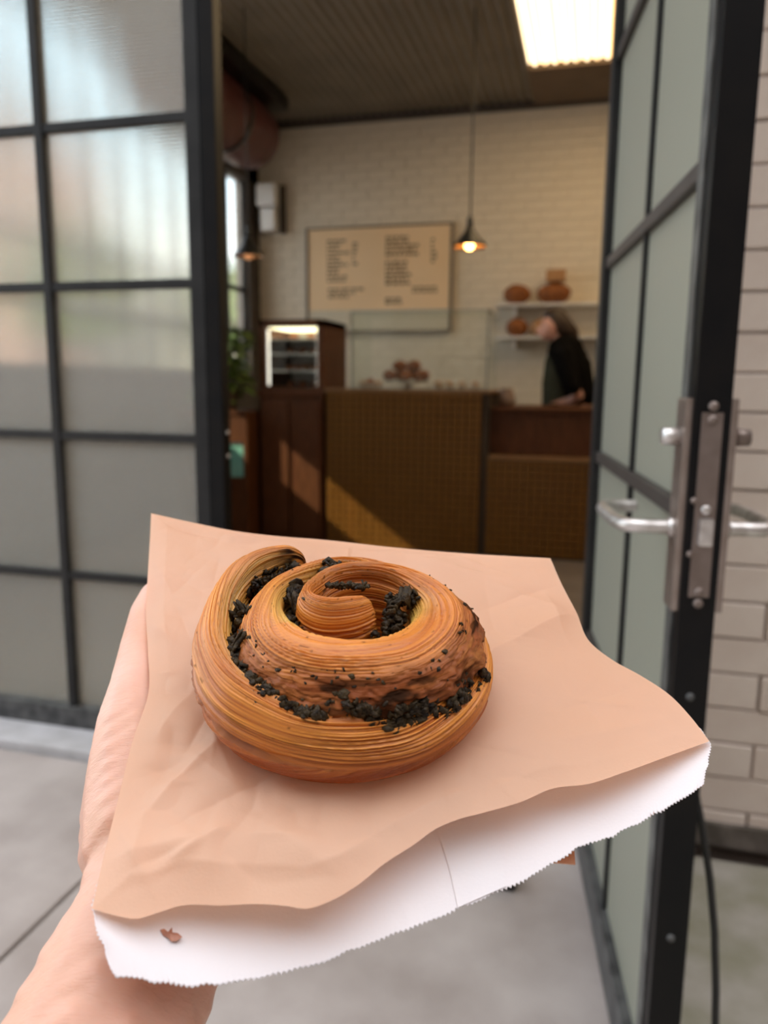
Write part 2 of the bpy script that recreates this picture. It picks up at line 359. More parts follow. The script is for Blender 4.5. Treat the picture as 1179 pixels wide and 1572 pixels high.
# ================================================================== DOOR LEAF
A0 = np.array([.125, 1.043]); A1 = np.array([.002, 1.981]); LD = (A1-A0)/np.linalg.norm(A1-A0); LL = float(np.linalg.norm(A1-A0))
dr = empty('door_1', (A0[0], A0[1], 0), kind='structure', rz=math.atan2(-LD[0], LD[1]))   # local +y runs to the hinge, +x is the outside face
TH = .045
DZ0 = .012
bx('stile', (0, 0, DZ0), (TH, .052, TOP), M_EDGEB, dr, .002)
bx('stile', (0, LL-.05, DZ0), (TH, LL, TOP), M_STEEL, dr, .002)
bx('inner_angle', (-.003, .030, .10), (.0, .060, TOP-.05), mat('lit_grey_steel', (.05, .05, .05), .45, 0, (.12, .12, .115), 22, .2, 200), dr)  # light on the stile's inner side put in as a lighter grey
bx('bottom_rail', (0, .052, DZ0), (TH, LL-.05, .099), M_STEELG, dr, .002)
bx('top_rail', (0, .052, TOP-.05), (TH, LL-.05, TOP), M_STEEL, dr, .002)
ym = (.052+LL-.05)/2
bx('muntin', (.011, ym-.009, .099), (TH-.011, ym+.009, TOP-.05), M_STEEL, dr, .002)
for z in ZR[:-1]: bx('glazing_bar', (.006, .052, z-.012), (TH-.006, LL-.05, z+.012), mat('rail_steel', (.045, .036, .032), .5, 0, (.06, .05, .045), 12) if z == ZR[0] else bpy.data.materials['rail_steel'], dr, .002)
zz = [TOP-.05]+ZR
for (ya, yb) in ((.052, ym-.011), (ym+.011, LL-.05)):
    for j in range(6): bx('pane', (.019, ya, zz[j+1]+(.013 if j < 5 else 0)), (.025, yb, zz[j]-.013), M_FROST, dr)
# lock case on the free edge (faces the camera, local -y)
bx('edge_plate', (.009, -.003, .898), (.035, .001, 1.137), M_PLATE, dr, .001)
for z, x in ((1.128, .022), (.905, .022), (1.145, .022), (.89, .022)):
    m_ = MB().lathe([(0, -.003), (.0055, -.003), (.0065, .0), (.0065, .002)], (0, 0, 0), 12).build('screw', M_PLATE, dr, (x, -.003, z)); m_.rotation_euler = (-math.pi/2, 0, 0)
for z in (.955, 1.025):
    m_ = MB().lathe([(0, -.003), (.0035, -.003), (.0045, 0), (.0045, .004)], (0, 0, 0), 10).build('screw', M_PLATE, dr, (.0075, -.002, z)); m_.rotation_euler = (-math.pi/2, 0, 0)
MB().box((.014, -.014, .968), (.031, 0, 1.003), .003).build('latch_bolt', M_SATIN, dr)
m_ = MB().lathe([(0, -.004), (.005, -.004), (.0065, 0), (.0065, .004)], (0, 0, 0), 14).build('screw', M_SATIN, dr, (.0225, -.003, 1.014)); m_.rotation_euler = (-math.pi/2, 0, 0)
# plates and lever handles, one on each face
def side_plate(x, sgn, zc):
    pl = bx('lock_plate', (x, .004, .876), (x+sgn*.010, .050, 1.155), mat('plate_face' if sgn < 0 else 'plate_face_out', (.30, .24, .21), .38, .8, (.36, .3, .27), 30), dr, .003)
    pts = []; y0 = .027; z0 = .985; X = x+sgn*.010; P = .062
    path = [(X, y0, z0), (X+sgn*.03, y0, z0), (X+sgn*P*.80, y0+.001, z0), (X+sgn*P*1.0, y0+.010, z0), (X+sgn*P*1.10, y0+.045, z0),
            (X+sgn*P*1.14, y0+.13, z0), (X+sgn*P*1.08, y0+.165, z0), (X+sgn*P*.80, y0+.178, z0), (X+sgn*P*.22, y0+.178, z0)]
    # smooth the path
    P_ = [Vector(p) for p in path]
    for _ in range(2):
        Q = [P_[0]]
        for a, b in zip(P_, P_[1:]): Q += [a.lerp(b, .25), a.lerp(b, .75)]
        P_ = Q+[P_[-1]]
    MB().tube(P_, .0095, 16).build('lever_handle', M_SATIN, dr)
    MB().tube([(X-sgn*.002, y0, z0), (X+sgn*.006, y0, z0)], .013, 18).build('rose', M_SATIN, dr)
    MB().tube([(X, y0, zc), (X+sgn*.022, y0, zc)], [.012, .011], 18).build('thumb_turn', M_SATIN if sgn < 0 else M_PLATE, dr)
side_plate(0, -1, 1.105); side_plate(TH, 1, 1.105)
for z in (.76, .40): m_ = MB().lathe([(0, -.002), (.005, -.002), (.006, .002)], (0, 0, 0), 12).build('screw', M_STEELG, dr, (.022, -.001, z)); m_.rotation_euler = (-math.pi/2, 0, 0)
for z in (.35, 1.35, 2.3): MB().tube([(.03, LL+.012, z-.05), (.03, LL+.012, z+.05)], .012, 12).build('hinge', M_STEEL, dr)
# drop cable beside the leaf
CABP = [tuple(on_y(px, py, y_)) for px, py, y_ in ((1060, 1180, 1.13), (1078, 1270, 1.13), (1090, 1350, 1.12), (1097, 1430, 1.11), (1099, 1520, 1.10), (1098, 1590, 1.09))]
CABP += [(CABP[-1][0]+.01, 1.09, .05), (CABP[-1][0]+.05, 1.12, .008), (.5, 1.5, .008)]
cb = MB().tube(CABP, .0055, 8).build('cable', M_RUBBER)
tag(cb, 'thin black cable hanging down beside the open door edge', 'cable')

# ================================================================== COUNTER
CY = 5.2
ct = empty('tiled_counter', (0, 0, 0), 'long bakery counter faced with small amber brown tiles', 'counter')
bx('carcass', (-1.82, CY+.008, 0), (-.665, CY+.75, 1.105), M_GROUT, ct)
bx('carcass', (-.665, CY+.008, 0), (1.2, CY+.75, .665), M_GROUT, ct)
bx('recessed_panel', (-.665, CY+.10, .665), (1.2, CY+.75, .99), M_WOODD, ct)
bx('worktop', (-1.83, CY-.012, 1.105), (-.655, CY+.78, 1.128), M_WOODL, ct, .004)
bx('worktop', (-.655, CY+.05, .99), (1.2, CY+.78, 1.015), M_WOODD, ct, .004)
bx('ledge', (-.66, CY-.015, .667), (1.2, CY+.10, .692), M_WOODL, ct, .004)
tme = block('tile', .0435, .0435, .014, .003, M_TILE); sp = []
for i in range(int(1.15/.05)):
    for j in range(22): sp.append((-1.79+.05*i, CY, 1.08-.05*j))
for i in range(37):
    for j in range(13): sp.append((-.64+.05*i, CY, .64-.05*j))
sp.sort(key=lambda p: (-p[2]+max(0, p[0]-.0)*9))
blocks('tile', tme, sp, ct, 300, .0012)
# darker timber base unit at the left end
bu_ = empty('cabinet_base', (-2.32, CY-.02, 0), 'dark timber base cabinet under the small display cabinet', 'cabinet')
bx('body', (0, .01, 0), (.48, .77, 1.07), M_WOODD, bu_)
bx('top', (-.01, -.01, 1.07), (.49, .78, 1.105), M_WOODD, bu_, .004)
for x in (.02, .255): bx('door', (x, -.012, .08), (x+.205+.0, .01, 1.03), M_WOODD, bu_, .003)
# display cabinet
dc = empty('display_cabinet', (-2.32, CY, 1.106), 'wooden pastry display cabinet with lit glazed front on the left end', 'cabinet')
H_ = .50
bx('side', (0, 0, 0), (.045, .53, H_), M_WOODD, dc, .003); bx('side', (.435, 0, 0), (.48, .53, H_), M_WOODD, dc, .003)
bx('top', (0, 0, H_-.05), (.48, .53, H_), M_WOODD, dc, .003); bx('base', (.045, 0, 0), (.435, .53, .03), M_WOODD, dc, .003)
bx('back', (.045, .50, .03), (.435, .52, H_-.05), M_WHITE, dc)
for z in (.14, .26, .365): bx('shelf', (.048, .06, z), (.432, .5, z+.008), M_WHITE, dc)
bx('glazing', (.045, .012, .03), (.435, .016, H_-.05), M_CASE, dc)
bx('cabinet_light', (.06, .03, H_-.060), (.42, .42, H_-.052), emit('cabinet_strip', (1, .92, .62), 2.2), dc)
for x in (.047, .423): bx('cabinet_light', (x, .03, .04), (x+.010, .05, H_-.07), emit('cabinet_side_strip', (1, .93, .82), 1.3), dc)
for z, n_, sn_ in ((.031, 3, 'bottom shelf'), (.149, 4, 'second shelf up'), (.269, 3, 'third shelf up'), (.374, 2, 'top shelf')):
    for i in range(n_):
        x_ = -2.32+.11+.27*(i+.5)/n_
        p = MB().blobs((0, 0, .022), .028, i*7+int(z*100), 2, .12, (1.25, 1, .75)).build('small_pastry', M_BREAD, None, (x_, CY+.22, 1.106+z-.0))
        tag(p, 'small brown pastry in the lit display cabinet, %s, %s' % (sn_, {2: ('left one', 'right one'), 3: ('left one', 'middle one', 'right one'), 4: ('leftmost', 'second from left', 'third from left', 'rightmost')}[n_][i]), 'pastry', 'pastries inside the display cabinet')
# glass case on the counter
gc = empty('glass_display_case', (-1.65, CY+.04, 1.128), 'clear glass display case standing on the tiled counter', 'display case')
GX, GD, GH = .965, .5, .52
bx('glass_front', (0, 0, 0), (GX, .006, GH), M_CASE, gc); bx('glass_top', (0, 0, GH), (GX, GD, GH+.006), M_CASE, gc)
bx('glass_side', (0, .006, 0), (.006, GD, GH), M_CASE, gc); bx('glass_side', (GX-.006, .006, 0), (GX, GD, GH), M_CASE, gc)
M_EDGE = mat('glass_edge_trim', (.30, .30, .26), .4, 0, (.34, .34, .3), 10)
for a, b in (((0, 0, GH), (GX, .010, GH+.010)), ((GX-.012, 0, 0), (GX, .012, GH)), ((0, 0, 0), (.010, .010, GH)), ((GX-.010, 0, GH), (GX, GD, GH+.010)), ((0, 0, 0), (GX, .010, .008))):
    bx('edge_trim', a, b, M_EDGE, gc)
# contents: tray of buns on a stand, bowls
st = empty('cake_stand', (-1.30, CY+.30, 1.128), 'low pale stand inside the glass case piled with brown buns', 'stand')
MB().lathe([(0, 0), (.06, 0), (.03, .01), (.025, .04), (.17, .048), (.175, .058), (0, .058)], (0, 0, 0), 28).build('plate', M_CERAM, st)
bsp = [(-.118, -.04), (0, -.065), (.118, -.04), (-.06, .065), (.06, .065)]
for i, (a, b) in enumerate(bsp+[(-.055, -.02), (.05, -.02)]):
    z = 1.128+.058+(.066 if i >= 5 else 0)
    p = MB().blobs((0, 0, .040), .052, 30+i, 2, .06, (1.08, 1, .78)).build('bun', M_BREAD, None, (-1.30+a, CY+.30+b, z))
    tag(p, 'round dark brown bun on the stand, '+('bottom layer, front left', 'bottom layer, front middle', 'bottom layer, front right', 'bottom layer, back left', 'bottom layer, back right', 'top of the pile, left', 'top of the pile, right')[i], 'bun', 'buns piled on the stand')
for i, x in enumerate((-1.59, -1.54, -1.485, -1.05, -.97, -.88, -.79)):
    p = empty('small_bowl', (x, CY+.16, 1.1285), 'small cream bowl inside the glass case, %s from the left' % ('first', 'second', 'third', 'fourth', 'fifth', 'sixth', 'seventh')[i], 'bowl', 'small bowls along the glass case')
    MB().lathe([(0, 0), (.02, 0), (.034, .03), (.037, .035), (.032, .034), (.018, .006), (0, .006)], (0, 0, 0), 18).build('bowl', M_CERAM, p)
    if i == 1: p['label'] = 'small cream bowl with a tall dark bun, left in the case'
    q = MB().blobs((0, 0, .036), .026, 60+i, 2, .15, (1, 1, .8 if i != 1 else 1.5)).build('roll', M_BREADL if i != 1 else M_BREAD, None, (x, CY+.16, 1.132))
    tag(q, ('small pale roll lying in the %s bowl from the left' % ('first', 'second', 'third', 'fourth', 'fifth', 'sixth', 'seventh')[i]) if i != 1 else 'tall dark bun in a bowl left in the glass case', 'roll', 'rolls in the small bowls' if i != 1 else None)
tj = empty('tip_jar', (-.585, CY+.32, 1.016), 'pinkish stoneware jar on the lower counter beside the glass case', 'jar')
MB().lathe([(0, 0), (.055, 0), (.062, .03), (.055, .085), (.04, .11), (.042, .125), (.036, .125), (.036, .1), (.05, .05), (0, .01)], (0, 0, 0), 24).build('jar_body', M_PINK, tj)

# ================================================================== BACK WALL THINGS
mb = empty('menu_board', (-2.68, 7.19, 1.66), 'large cream menu board with two columns of dark print on back wall', 'menu board')
bw, bh = 1.37, .93
bx('board', (0, -.02, 0), (bw, 0, bh), M_CREAM, mb)
M_FRAME = mat('board_frame', (.16, .125, .09), .5, 0, (.2, .15, .11), 10)
for a, b in (((-.02, -.035, -.02), (bw+.02, 0, 0)), ((-.02, -.035, bh), (bw+.02, 0, bh+.015)), ((-.02, -.035, 0), (-.005, 0, bh)), ((bw, -.035, 0), (bw+.025, 0, bh))): bx('frame', a, b, M_FRAME, mb)
bx('glass_veil', (0, -.024, 0), (bw, -.0201, .19), mat('veiled_board', (.62, .57, .45), .6, 0, (.66, .6, .48), 3), mb)  # veil of the case glass painted as a paler band on the board
tx = MB(); rr = random.Random(5)
def textrow(x, z, L, h=.022):
    while L > .03:
        w_ = rr.uniform(.014, .06); w_ = min(w_, L); tx.box((x, -.0212, z), (x+w_, -.0202, z+h)); x += w_+.012; L -= w_+.012
for i in range(11):
    textrow(.19, bh-.12-.036*i, .22-.1*rr.random()*(i % 3 != 0)); textrow(.44, bh-.15-.036*i, .05) if i < 6 else None
for i in range(3): textrow(.20, bh-.56-.034*i, .36-.08*i)
for i in range(5): textrow(.76, bh-.11-.038*i, .34-.12*rr.random(), .026)
for i in range(6): textrow(.76, bh-.33-.038*i, .3-.12*rr.random(), .026)
for i in range(6): textrow(1.19, bh-.14-.038*i, .06)
for i in range(2): textrow(1.02, bh-.56-.034*i, .26); textrow(.76, bh-.66-.034*i, .16, .026)
tag(tx.build('print', M_INK, mb), kind='stuff')
spk = empty('wall_speaker', (-3.10, 7.19, 2.60), 'pair of white boxes mounted high in the back left corner', 'wall box')
bx('box', (-.05, -.16, .20), (.14, 0, .40), M_WHITE, spk, .02); bx('box', (-.01, -.15, -.02), (.13, 0, .185), M_WHITE, spk, .02)
bx('side_shadow', (.145, -.05, -.03), (.19, 0, .40), M_DARKW, spk)  # dark strip standing in for the shadow beside the boxes

M_SHIN = mat('copper_lined_shade', (.75, .42, .16), .35, .3, (.8, .46, .2), 8)
def pendant(loc, r, h, ctop, label, mshade, lit):
    p = empty('pendant_lamp', loc, label, 'lamp')
    MB().lathe([(r, 0), (r*.97, .012), (r*.6, h*.45), (r*.28, h*.8), (r*.22, h), (r*.20, h), (r*.26, h*.78), (r*.58, h*.42), (r*.95, .010), (r, 0)], (0, 0, 0), 32).build('lamp_shade', mshade, p)
    MB().tube([(0, 0, h*.95), (0, 0, h+.06)], .02, 12).build('socket', M_BLACK, p)
    MB().tube([(0, 0, h+.05), (0, 0, ctop-loc[2])], .006, 6).build('cord', M_BLACK, p)
    MB().lathe([(r*.935, .006), (r*.55, h*.40), (r*.24, h*.76), (.02, h*.8)], (0, 0, 0), 32).build('shade_lining', M_SHIN, p)
    b = MB().lathe([(0, -.03), (.02, -.025), (.033, 0), (.03, .02), (.016, .05), (.012, .07), (0, .07)], (0, 0, .01), 20).build('bulb', lit, p)
    return p
pendant((-.85, 5.35, 2.075), .115, .13, CEZ, 'dark conical pendant lamp with a glowing bulb right of menu board', M_BLACK, emit('bulb_glow', (1, .55, .16), 14))
pendant((-2.30, 5.0, 2.005), .105, .14, CEZ, 'small dark pendant lamp hanging near the left windows', M_BLACK, emit('bulb_dim', (.8, .36, .15), .5))

for zi, z in enumerate((1.865, 1.585)):
    s_ = empty('wall_shelf', (-.86, 7.19, z), ('upper' if zi == 0 else 'lower')+' white wall shelf with loaves on the back wall', 'shelf')
    bx('board', (0, -.22, -.02), (1.5, 0, 0), M_WHITE, s_, .002)
    for x in (.15, 1.3): bx('bracket', (x, -.18, -.10), (x+.02, 0, -.02), M_WHITE, s_)
def loaf(name, x, z, rx, h, m, label, seed, cat='bread'):
    p = MB().blobs((0, 0, h/2), 1, seed, 3, .06, (rx, .09, h/2*1.05)).build(name, m, None, (x, 7.07, z+.003)); return tag(p, label, cat)
loaf('bread_loaf', -.69, 1.865, .12, .165, M_BREAD, 'round brown loaf at the left of the upper wall shelf', 3)
loaf('bread_loaf', -.37, 1.865, .15, .17, M_BREAD, 'long dark loaf at the right of the upper wall shelf', 4)
p = MB().box((-.08, -.07, 0), (.08, .07, .10), .012).build('bread_box', M_BREADL, None, (-.36, 7.07, 2.050)); tag(p, 'small pale brown box balanced on the long dark loaf', 'box')
loaf('bread_loaf', -.68, 1.585, .10, .155, M_BREAD, 'small round loaf at the left of the lower wall shelf', 5)
loaf('bread_loaf', -.43, 1.585, .15, .15, M_BREADL, 'pale golden loaf on the lower wall shelf behind the worker', 6)

# ================================================================== PLANT + LEFT SHELF UNIT
su = empty('plant_shelf', (-2.80, 5.0, 0), 'narrow dark timber shelf unit left of the counter holding a plant', 'shelf unit')
for a, b in (((0, 0, 0), (.03, .3, .96)), ((.43, 0, 0), (.46, .3, .96))): bx('side', a, b, M_WOODD, su)
for z in (.06, .46, .94): bx('shelf', (.03, 0, z), (.43, .3, z+.03), M_WOODD, su)
bx('panel', (.03, .02, .09), (.43, .035, .46), M_WOODD, su); bx('upper_panel', (.03, .02, .74), (.43, .035, .94), M_WOODD, su)
tb = empty('teal_tin', (-2.655, 5.05, .491), 'square teal tin with a lime green side on the plant shelf', 'tin')
bx('body', (.035, -.0, 0), (.265, .2, .22), M_TEAL, tb, .006); bx('lid', (.033, -.002, .2), (.272, .202, .235), M_TEAL, tb, .006)
bx('side_label', (-.0, .002, .0), (.034, .198, .22), M_LIME, tb, .004)
pp = empty('potted_plant', (-2.57, 5.15, .971), 'bushy green potted plant on the dark shelf unit by the windows', 'plant')
MB().lathe([(0, 0), (.08, 0), (.10, .14), (.105, .15), (.09, .15), (.085, .13), (0, .13)], (0, 0, 0), 20).build('pot', M_BARK, pp)
def leaf_mesh(L, w):
    return pym('leaf', [(0, 0, 0), (-w, L*.4, .12*L), (0, L*.45, .05*L), (w, L*.4, .12*L), (-w*.6, L*.8, .02*L), (0, L*.8, -.05*L), (w*.6, L*.8, .02*L), (0, L, -.12*L)],
               [(0, 2, 1), (0, 3, 2), (1, 2, 5, 4), (2, 3, 6, 5), (4, 5, 7), (5, 6, 7)], True)
lm = leaf_mesh(.11, .028); lm.materials.append(M_LEAF); rr = random.Random(3)
stm = MB()
for k in range(300):
    a = rr.uniform(0, 2*math.pi); rad = rr.uniform(.02, .155); h = rr.uniform(.10, .56)
    o = link('leaf', lm, None, pp, (rad*math.cos(a), rad*math.sin(a)*.75, h)); o.rotation_euler = (rr.uniform(-.8, .6), rr.uniform(-.5, .5), a-math.pi/2); s = rr.uniform(.7, 1.25); o.scale = (s, s, s)
    if k % 8 == 0: stm.tube([(0, 0, .12), (rad*.5*math.cos(a), rad*.4*math.sin(a), h*.6), (rad*math.cos(a), rad*math.sin(a)*.75, h)], .004, 5)
stm.build('stem', M_BARK, pp)
# small dark object on the pavement
ds = MB().box((-.05, -.035, 0), (.05, .035, .035), .01).build('door_wedge', M_RUBBER); _g = EYE + ray(778, 1363)*((-CH)/ray(778, 1363)[2]); ds.location = (_g[0]-.03, _g[1]+.02, .001)
tag(ds, 'small black wedge lying on the pavement below the bag', 'wedge')

# ================================================================== OUTSIDE, SEEN THROUGH THE GLASS
ob = empty('brick_building', (0, 0, 0), 'reddish brick building seen blurred through the far left panes', 'building')
M_OB = mat('red_brick_far', (.55, .32, .26), .9, 0, (.60, .38, .30), 8)
bx('wall', (-18, 9.3, 0), (-8.1, 12, 4.9), M_OB, ob); bx('coping', (-18, 9.22, 4.9), (-8.0, 12, 5.05), M_KERB, ob)
for x in (-9.6, -11.4, -13.2):
    bx('window', (x, 9.27, 1.2), (x+.9, 9.31, 2.6), M_DARKW, ob); bx('window', (x, 9.27, 3.3), (x+.9, 9.31, 4.4), M_DARKW, ob)
lw = bx('boundary_wall', (-8.0, 10.8, 0), (-3.6, 11, 2.4), mat('render_far', (.30, .28, .24), .9, 0, (.36, .34, .3), 3)); tag(lw, 'low grey boundary wall seen blurred through the lower panes', 'wall')
def tree(x, y, h, r, label, n=900, seed=1):
    t = empty('tree', (x, y, 0), label, 'tree'); rr = random.Random(seed)
    MB().tube([(0, 0, 0), (.05, .02, h*.4), (-.03, 0, h*.75)], [.12, .08, .04], 8).build('trunk', M_BARK, t)
    V = []; Fc = []
    for _ in range(n):
        u = Vector((rr.gauss(0, 1), rr.gauss(0, 1), rr.gauss(0, 1))).normalized()*r*rr.uniform(.5, 1.05); c = Vector((u.x, u.y, u.z*.8+h-r*.6))
        a = Vector((rr.gauss(0, 1), rr.gauss(0, 1), rr.gauss(0, 1))).normalized()*.11; b = a.orthogonal().normalized()*.07; k = len(V)
        V += [c-a, c+b, c+a, c-b]; Fc.append((k, k+1, k+2, k+3))
    tag(link('foliage', pym('foliage', V, Fc), M_LEAFO, t), kind='stuff')
tree(-6.3, 8.6, 2.9, .9, 'pale green small tree blurred behind the wide window panes', 900, 2)
tree(-4.6, 9.3, 2.5, .7, 'low green bush tree blurred behind the panes near the doorway', 700, 3)
# unseen building added behind the camera to keep the sun off the doorway
ab = empty('added_sun_blocker', (0, -6, 0), 'unseen brown rendered building added behind the camera to block the sun', 'building')
bx('wall', (-11.3, -3, 0), (9, 0, 11), mat('brown_render', (.30, .25, .21), .85, 0, (.34, .29, .24), 2), ab)
for i in range(9):
    for z in (1.0, 4.2, 7.4): bx('window', (-10.3+2.1*i, -.02, z), (-9.1+2.1*i, .03, z+1.7), M_DARKW, ab)

nb = empty('added_sky_blocker', (5.0, -5.9, 0), 'unseen brown brick building added at the right to block sky light', 'building')  # added out of view so sky light comes mostly from the left
bx('wall', (0, 0, 0), (1.4, 8, 6), mat('brown_brick_far', (.30, .22, .18), .9, 0, (.36, .27, .22), 5), nb)
for i in range(3):
    for z in (1.0, 4.2): bx('window', (-.03, .8+2.4*i, z), (.02, 2.0+2.4*i, z+1.7), M_DARKW, nb)
# ================================================================== FOREGROUND: bag, bun, hand
AL = math.radians(29.0)
E1 = RT.copy(); E2 = UP*math.sin(AL) + FW*math.cos(AL); EN = UP*math.cos(AL) - FW*math.sin(AL)
OR = EYE + ray(534, 1052)*.335
FM = Matrix.Identity(4)
for i, v in enumerate((E1, E2, EN)):
    for j in range(3): FM[j][i] = v[j]
FM.translation = Vector(OR)
def PL(px, py, h=0.0):                      # image point on the plane at height h over the bag plane -> bag-plane coordinates
    d = ray(px, py); o = EYE-OR; t = (h-o.dot(EN))/d.dot(EN); p = o+d*t
    return np.array([p.dot(E1), p.dot(E2), h])
def spl(pts, n):                            # resampled Catmull-Rom through 2-D / 3-D points
    P = np.array(pts, float); d = np.concatenate([[0], np.cumsum(np.linalg.norm(np.diff(P, axis=0), axis=1))]); t = np.linspace(0, d[-1], n)
    out = np.zeros((n, P.shape[1]))
    m = np.gradient(P, d, axis=0)
    for k in range(P.shape[1]):
        i = np.clip(np.searchsorted(d, t, side='right')-1, 0, len(d)-2); h = d[i+1]-d[i]; s = (t-d[i])/h
        out[:, k] = (2*s**3-3*s**2+1)*P[i, k]+(s**3-2*s**2+s)*h*m[i, k]+(-2*s**3+3*s**2)*P[i+1, k]+(s**3-s**2)*h*m[i+1, k]
    return out
def coons(L, R, B, T):                      # L,R: bottom->top ; B,T: left->right
    nv, nu = len(L), len(B); u = np.linspace(0, 1, nu)[None, :, None]; v = np.linspace(0, 1, nv)[:, None, None]
    return (1-u)*L[:, None]+u*R[:, None]+(1-v)*B[None]+v*T[None]-((1-u)*(1-v)*B[0]+u*(1-v)*B[-1]+(1-u)*v*T[0]+u*v*T[-1])
def grid_faces(nv, nu, keep=None):
    i, j = np.meshgrid(np.arange(nv-1), np.arange(nu-1), indexing='ij'); a = i*nu+j
    F = np.stack([a, a+1, a+nu+1, a+nu], -1).reshape(-1, 4)
    return F if keep is None else F[keep(F)]

def paper(name, c1, c2, rough, tl, tcol, spec=.35):
    m = mat(name, c1, rough, 0, c2, 5, 0, spec=spec); n = m.node_tree; b = n.nodes['Principled BSDF']
    t = n.nodes.new('ShaderNodeTexCoord'); no = n.nodes.new('ShaderNodeTexNoise'); no.inputs['Scale'].default_value = 900; no.inputs['Detail'].default_value = 3; n.links.new(t.outputs['Object'], no.inputs['Vector'])
    n2 = n.nodes.new('ShaderNodeTexNoise'); n2.inputs['Scale'].default_value = 60; n2.inputs['Detail'].default_value = 5; n.links.new(t.outputs['Object'], n2.inputs['Vector'])
    ad = n.nodes.new('ShaderNodeMath'); ad.operation = 'MULTIPLY_ADD'; ad.inputs[1].default_value = 3.0; n.links.new(n2.outputs[0], ad.inputs[0]); n.links.new(no.outputs[0], ad.inputs[2])
    bu = n.nodes.new('ShaderNodeBump'); bu.inputs['Strength'].default_value = .25; bu.inputs['Distance'].default_value = .0004; n.links.new(ad.outputs[0], bu.inputs['Height']); n.links.new(bu.outputs[0], b.inputs['Normal'])
    tr = n.nodes.new('ShaderNodeBsdfTranslucent'); tr.inputs[0].default_value = (*tcol, 1); mx = n.nodes.new('ShaderNodeMixShader'); mx.inputs[0].default_value = tl
    n.links.new(b.outputs[0], mx.inputs[1]); n.links.new(tr.outputs[0], mx.inputs[2]); n.links.new(mx.outputs[0], n.nodes['Material Output'].inputs[0]); return m
M_KRAFT = paper('kraft_paper', (.655, .42, .285), (.73, .49, .36), .5, .36, (.98, .50, .26))
M_WPAP = paper('white_paper_lining', (.70, .67, .70), (.74, .71, .74), .5, .10, (.9, .62, .42))

_n = M_KRAFT.node_tree; _g = _n.nodes.new('ShaderNodeNewGeometry'); _m = _n.nodes.new('ShaderNodeMix'); _m.data_type = 'RGBA'; _p = _n.nodes['Principled BSDF']
_src = _p.inputs['Base Color'].links[0].from_socket; _n.links.new(_g.outputs['Backfacing'], _m.inputs[0]); _n.links.new(_src, _m.inputs[6]); _m.inputs[7].default_value = (.78, .74, .74, 1); _n.links.new(_m.outputs[2], _p.inputs['Base Color'])
bag = empty('paper_bag', (0, 0, 0), 'tan kraft paper bag held flat with its serrated white-lined mouth toward the viewer', 'paper bag')
bag.matrix_world = FM
rs = np.random.RandomState(11)
creases = []
def crease(px0, py0, px1, py1, amp, w):
    a = PL(px0, py0)[:2]; b = PL(px1, py1)[:2]; creases.append((a, b, amp, w))
# crease marks read off the photograph (start, end, height, half width)
for c_ in [(240, 1240, 330, 1150, .0022, .006), (330, 1150, 345, 1060, .0016, .004), (300, 1260, 420, 1190, -.0014, .004), (250, 1215, 300, 1210, .0010, .003),
           (150, 1330, 300, 1300, .0012, .008), (270, 1330, 340, 1290, .0030, .010), (340, 1290, 470, 1300, .0018, .012), (290, 1150, 320, 1100, -.0014, .004),
           (320, 1110, 350, 1180, .0012, .004), (235, 860, 270, 930, .0012, .006), (270, 930, 300, 1000, -.0010, .005), (240, 800, 330, 830, -.0018, .006),
           (330, 830, 420, 835, .0012, .006), (228, 960, 260, 985, .0010, .004), (245, 1130, 300, 1060, .0014, .008), (200, 1200, 290, 1170, -.0012, .006),
           (760, 900, 880, 950, .0014, .009), (745, 1010, 900, 935, .0020, .010), (760, 930, 840, 905, -.0014, .006), (660, 865, 800, 900, .0010, .008),
           (640, 1180, 830, 1100, .0012, .020), (830, 1100, 960, 1060, -.0010, .016), (760, 1160, 1000, 1110, .0008, .012), (380, 1260, 520, 1350, .0012, .014),
           (560, 1240, 640, 1290, .0010, .010), (190, 1290, 240, 1380, .0014, .008), (215, 1340, 290, 1310, -.0014, .006)]:
    crease(*c_)
for _ in range(80):                                                     # small random crumples, denser on the left
    x = rs.uniform(-.13, .12); y = rs.uniform(-.10, .15)
    if x > 0 and rs.rand() < .45: continue
    a = rs.uniform(0, math.pi); L_ = rs.uniform(.008, .028); creases.append((np.array([x, y]), np.array([x+L_*math.cos(a), y+L_*math.sin(a)]), rs.uniform(-.0008, .0009), rs.uniform(.0012, .0035)))
def crumple(X, Y):
    Zc = np.zeros_like(X)
    for a, b, amp, w in creases:
        d = b-a; L_ = np.linalg.norm(d); d = d/L_; s = (X-a[0])*d[0]+(Y-a[1])*d[1]; q = np.abs(-(X-a[0])*d[1]+(Y-a[1])*d[0])
        win = 1/(1+np.exp(-(s)/(.15*L_+.001)))/(1+np.exp((s-L_)/(.15*L_+.001)))
        Zc += amp*np.exp(-q/w)*win
    f = np.zeros_like(X)
    for k, (fr, am) in enumerate(((22, .0016), (48, .0009), (95, .00035))):
        f += am*np.abs(vn(X*fr+9, Y*fr+4, 20+k)*2-1)
    return Zc*1.75+f*1.45*(1.25-np.clip((X-.0)/.12, -.3, .85))
BR = .052
def plane_z(X, Y, lift):
    r = np.sqrt((X/1.05)**2+(Y/.95)**2); flat = 1/(1+np.exp(-(r-BR*1.08)/.006))
    return crumple(X, Y)*flat - .0015*(1-flat) + lift

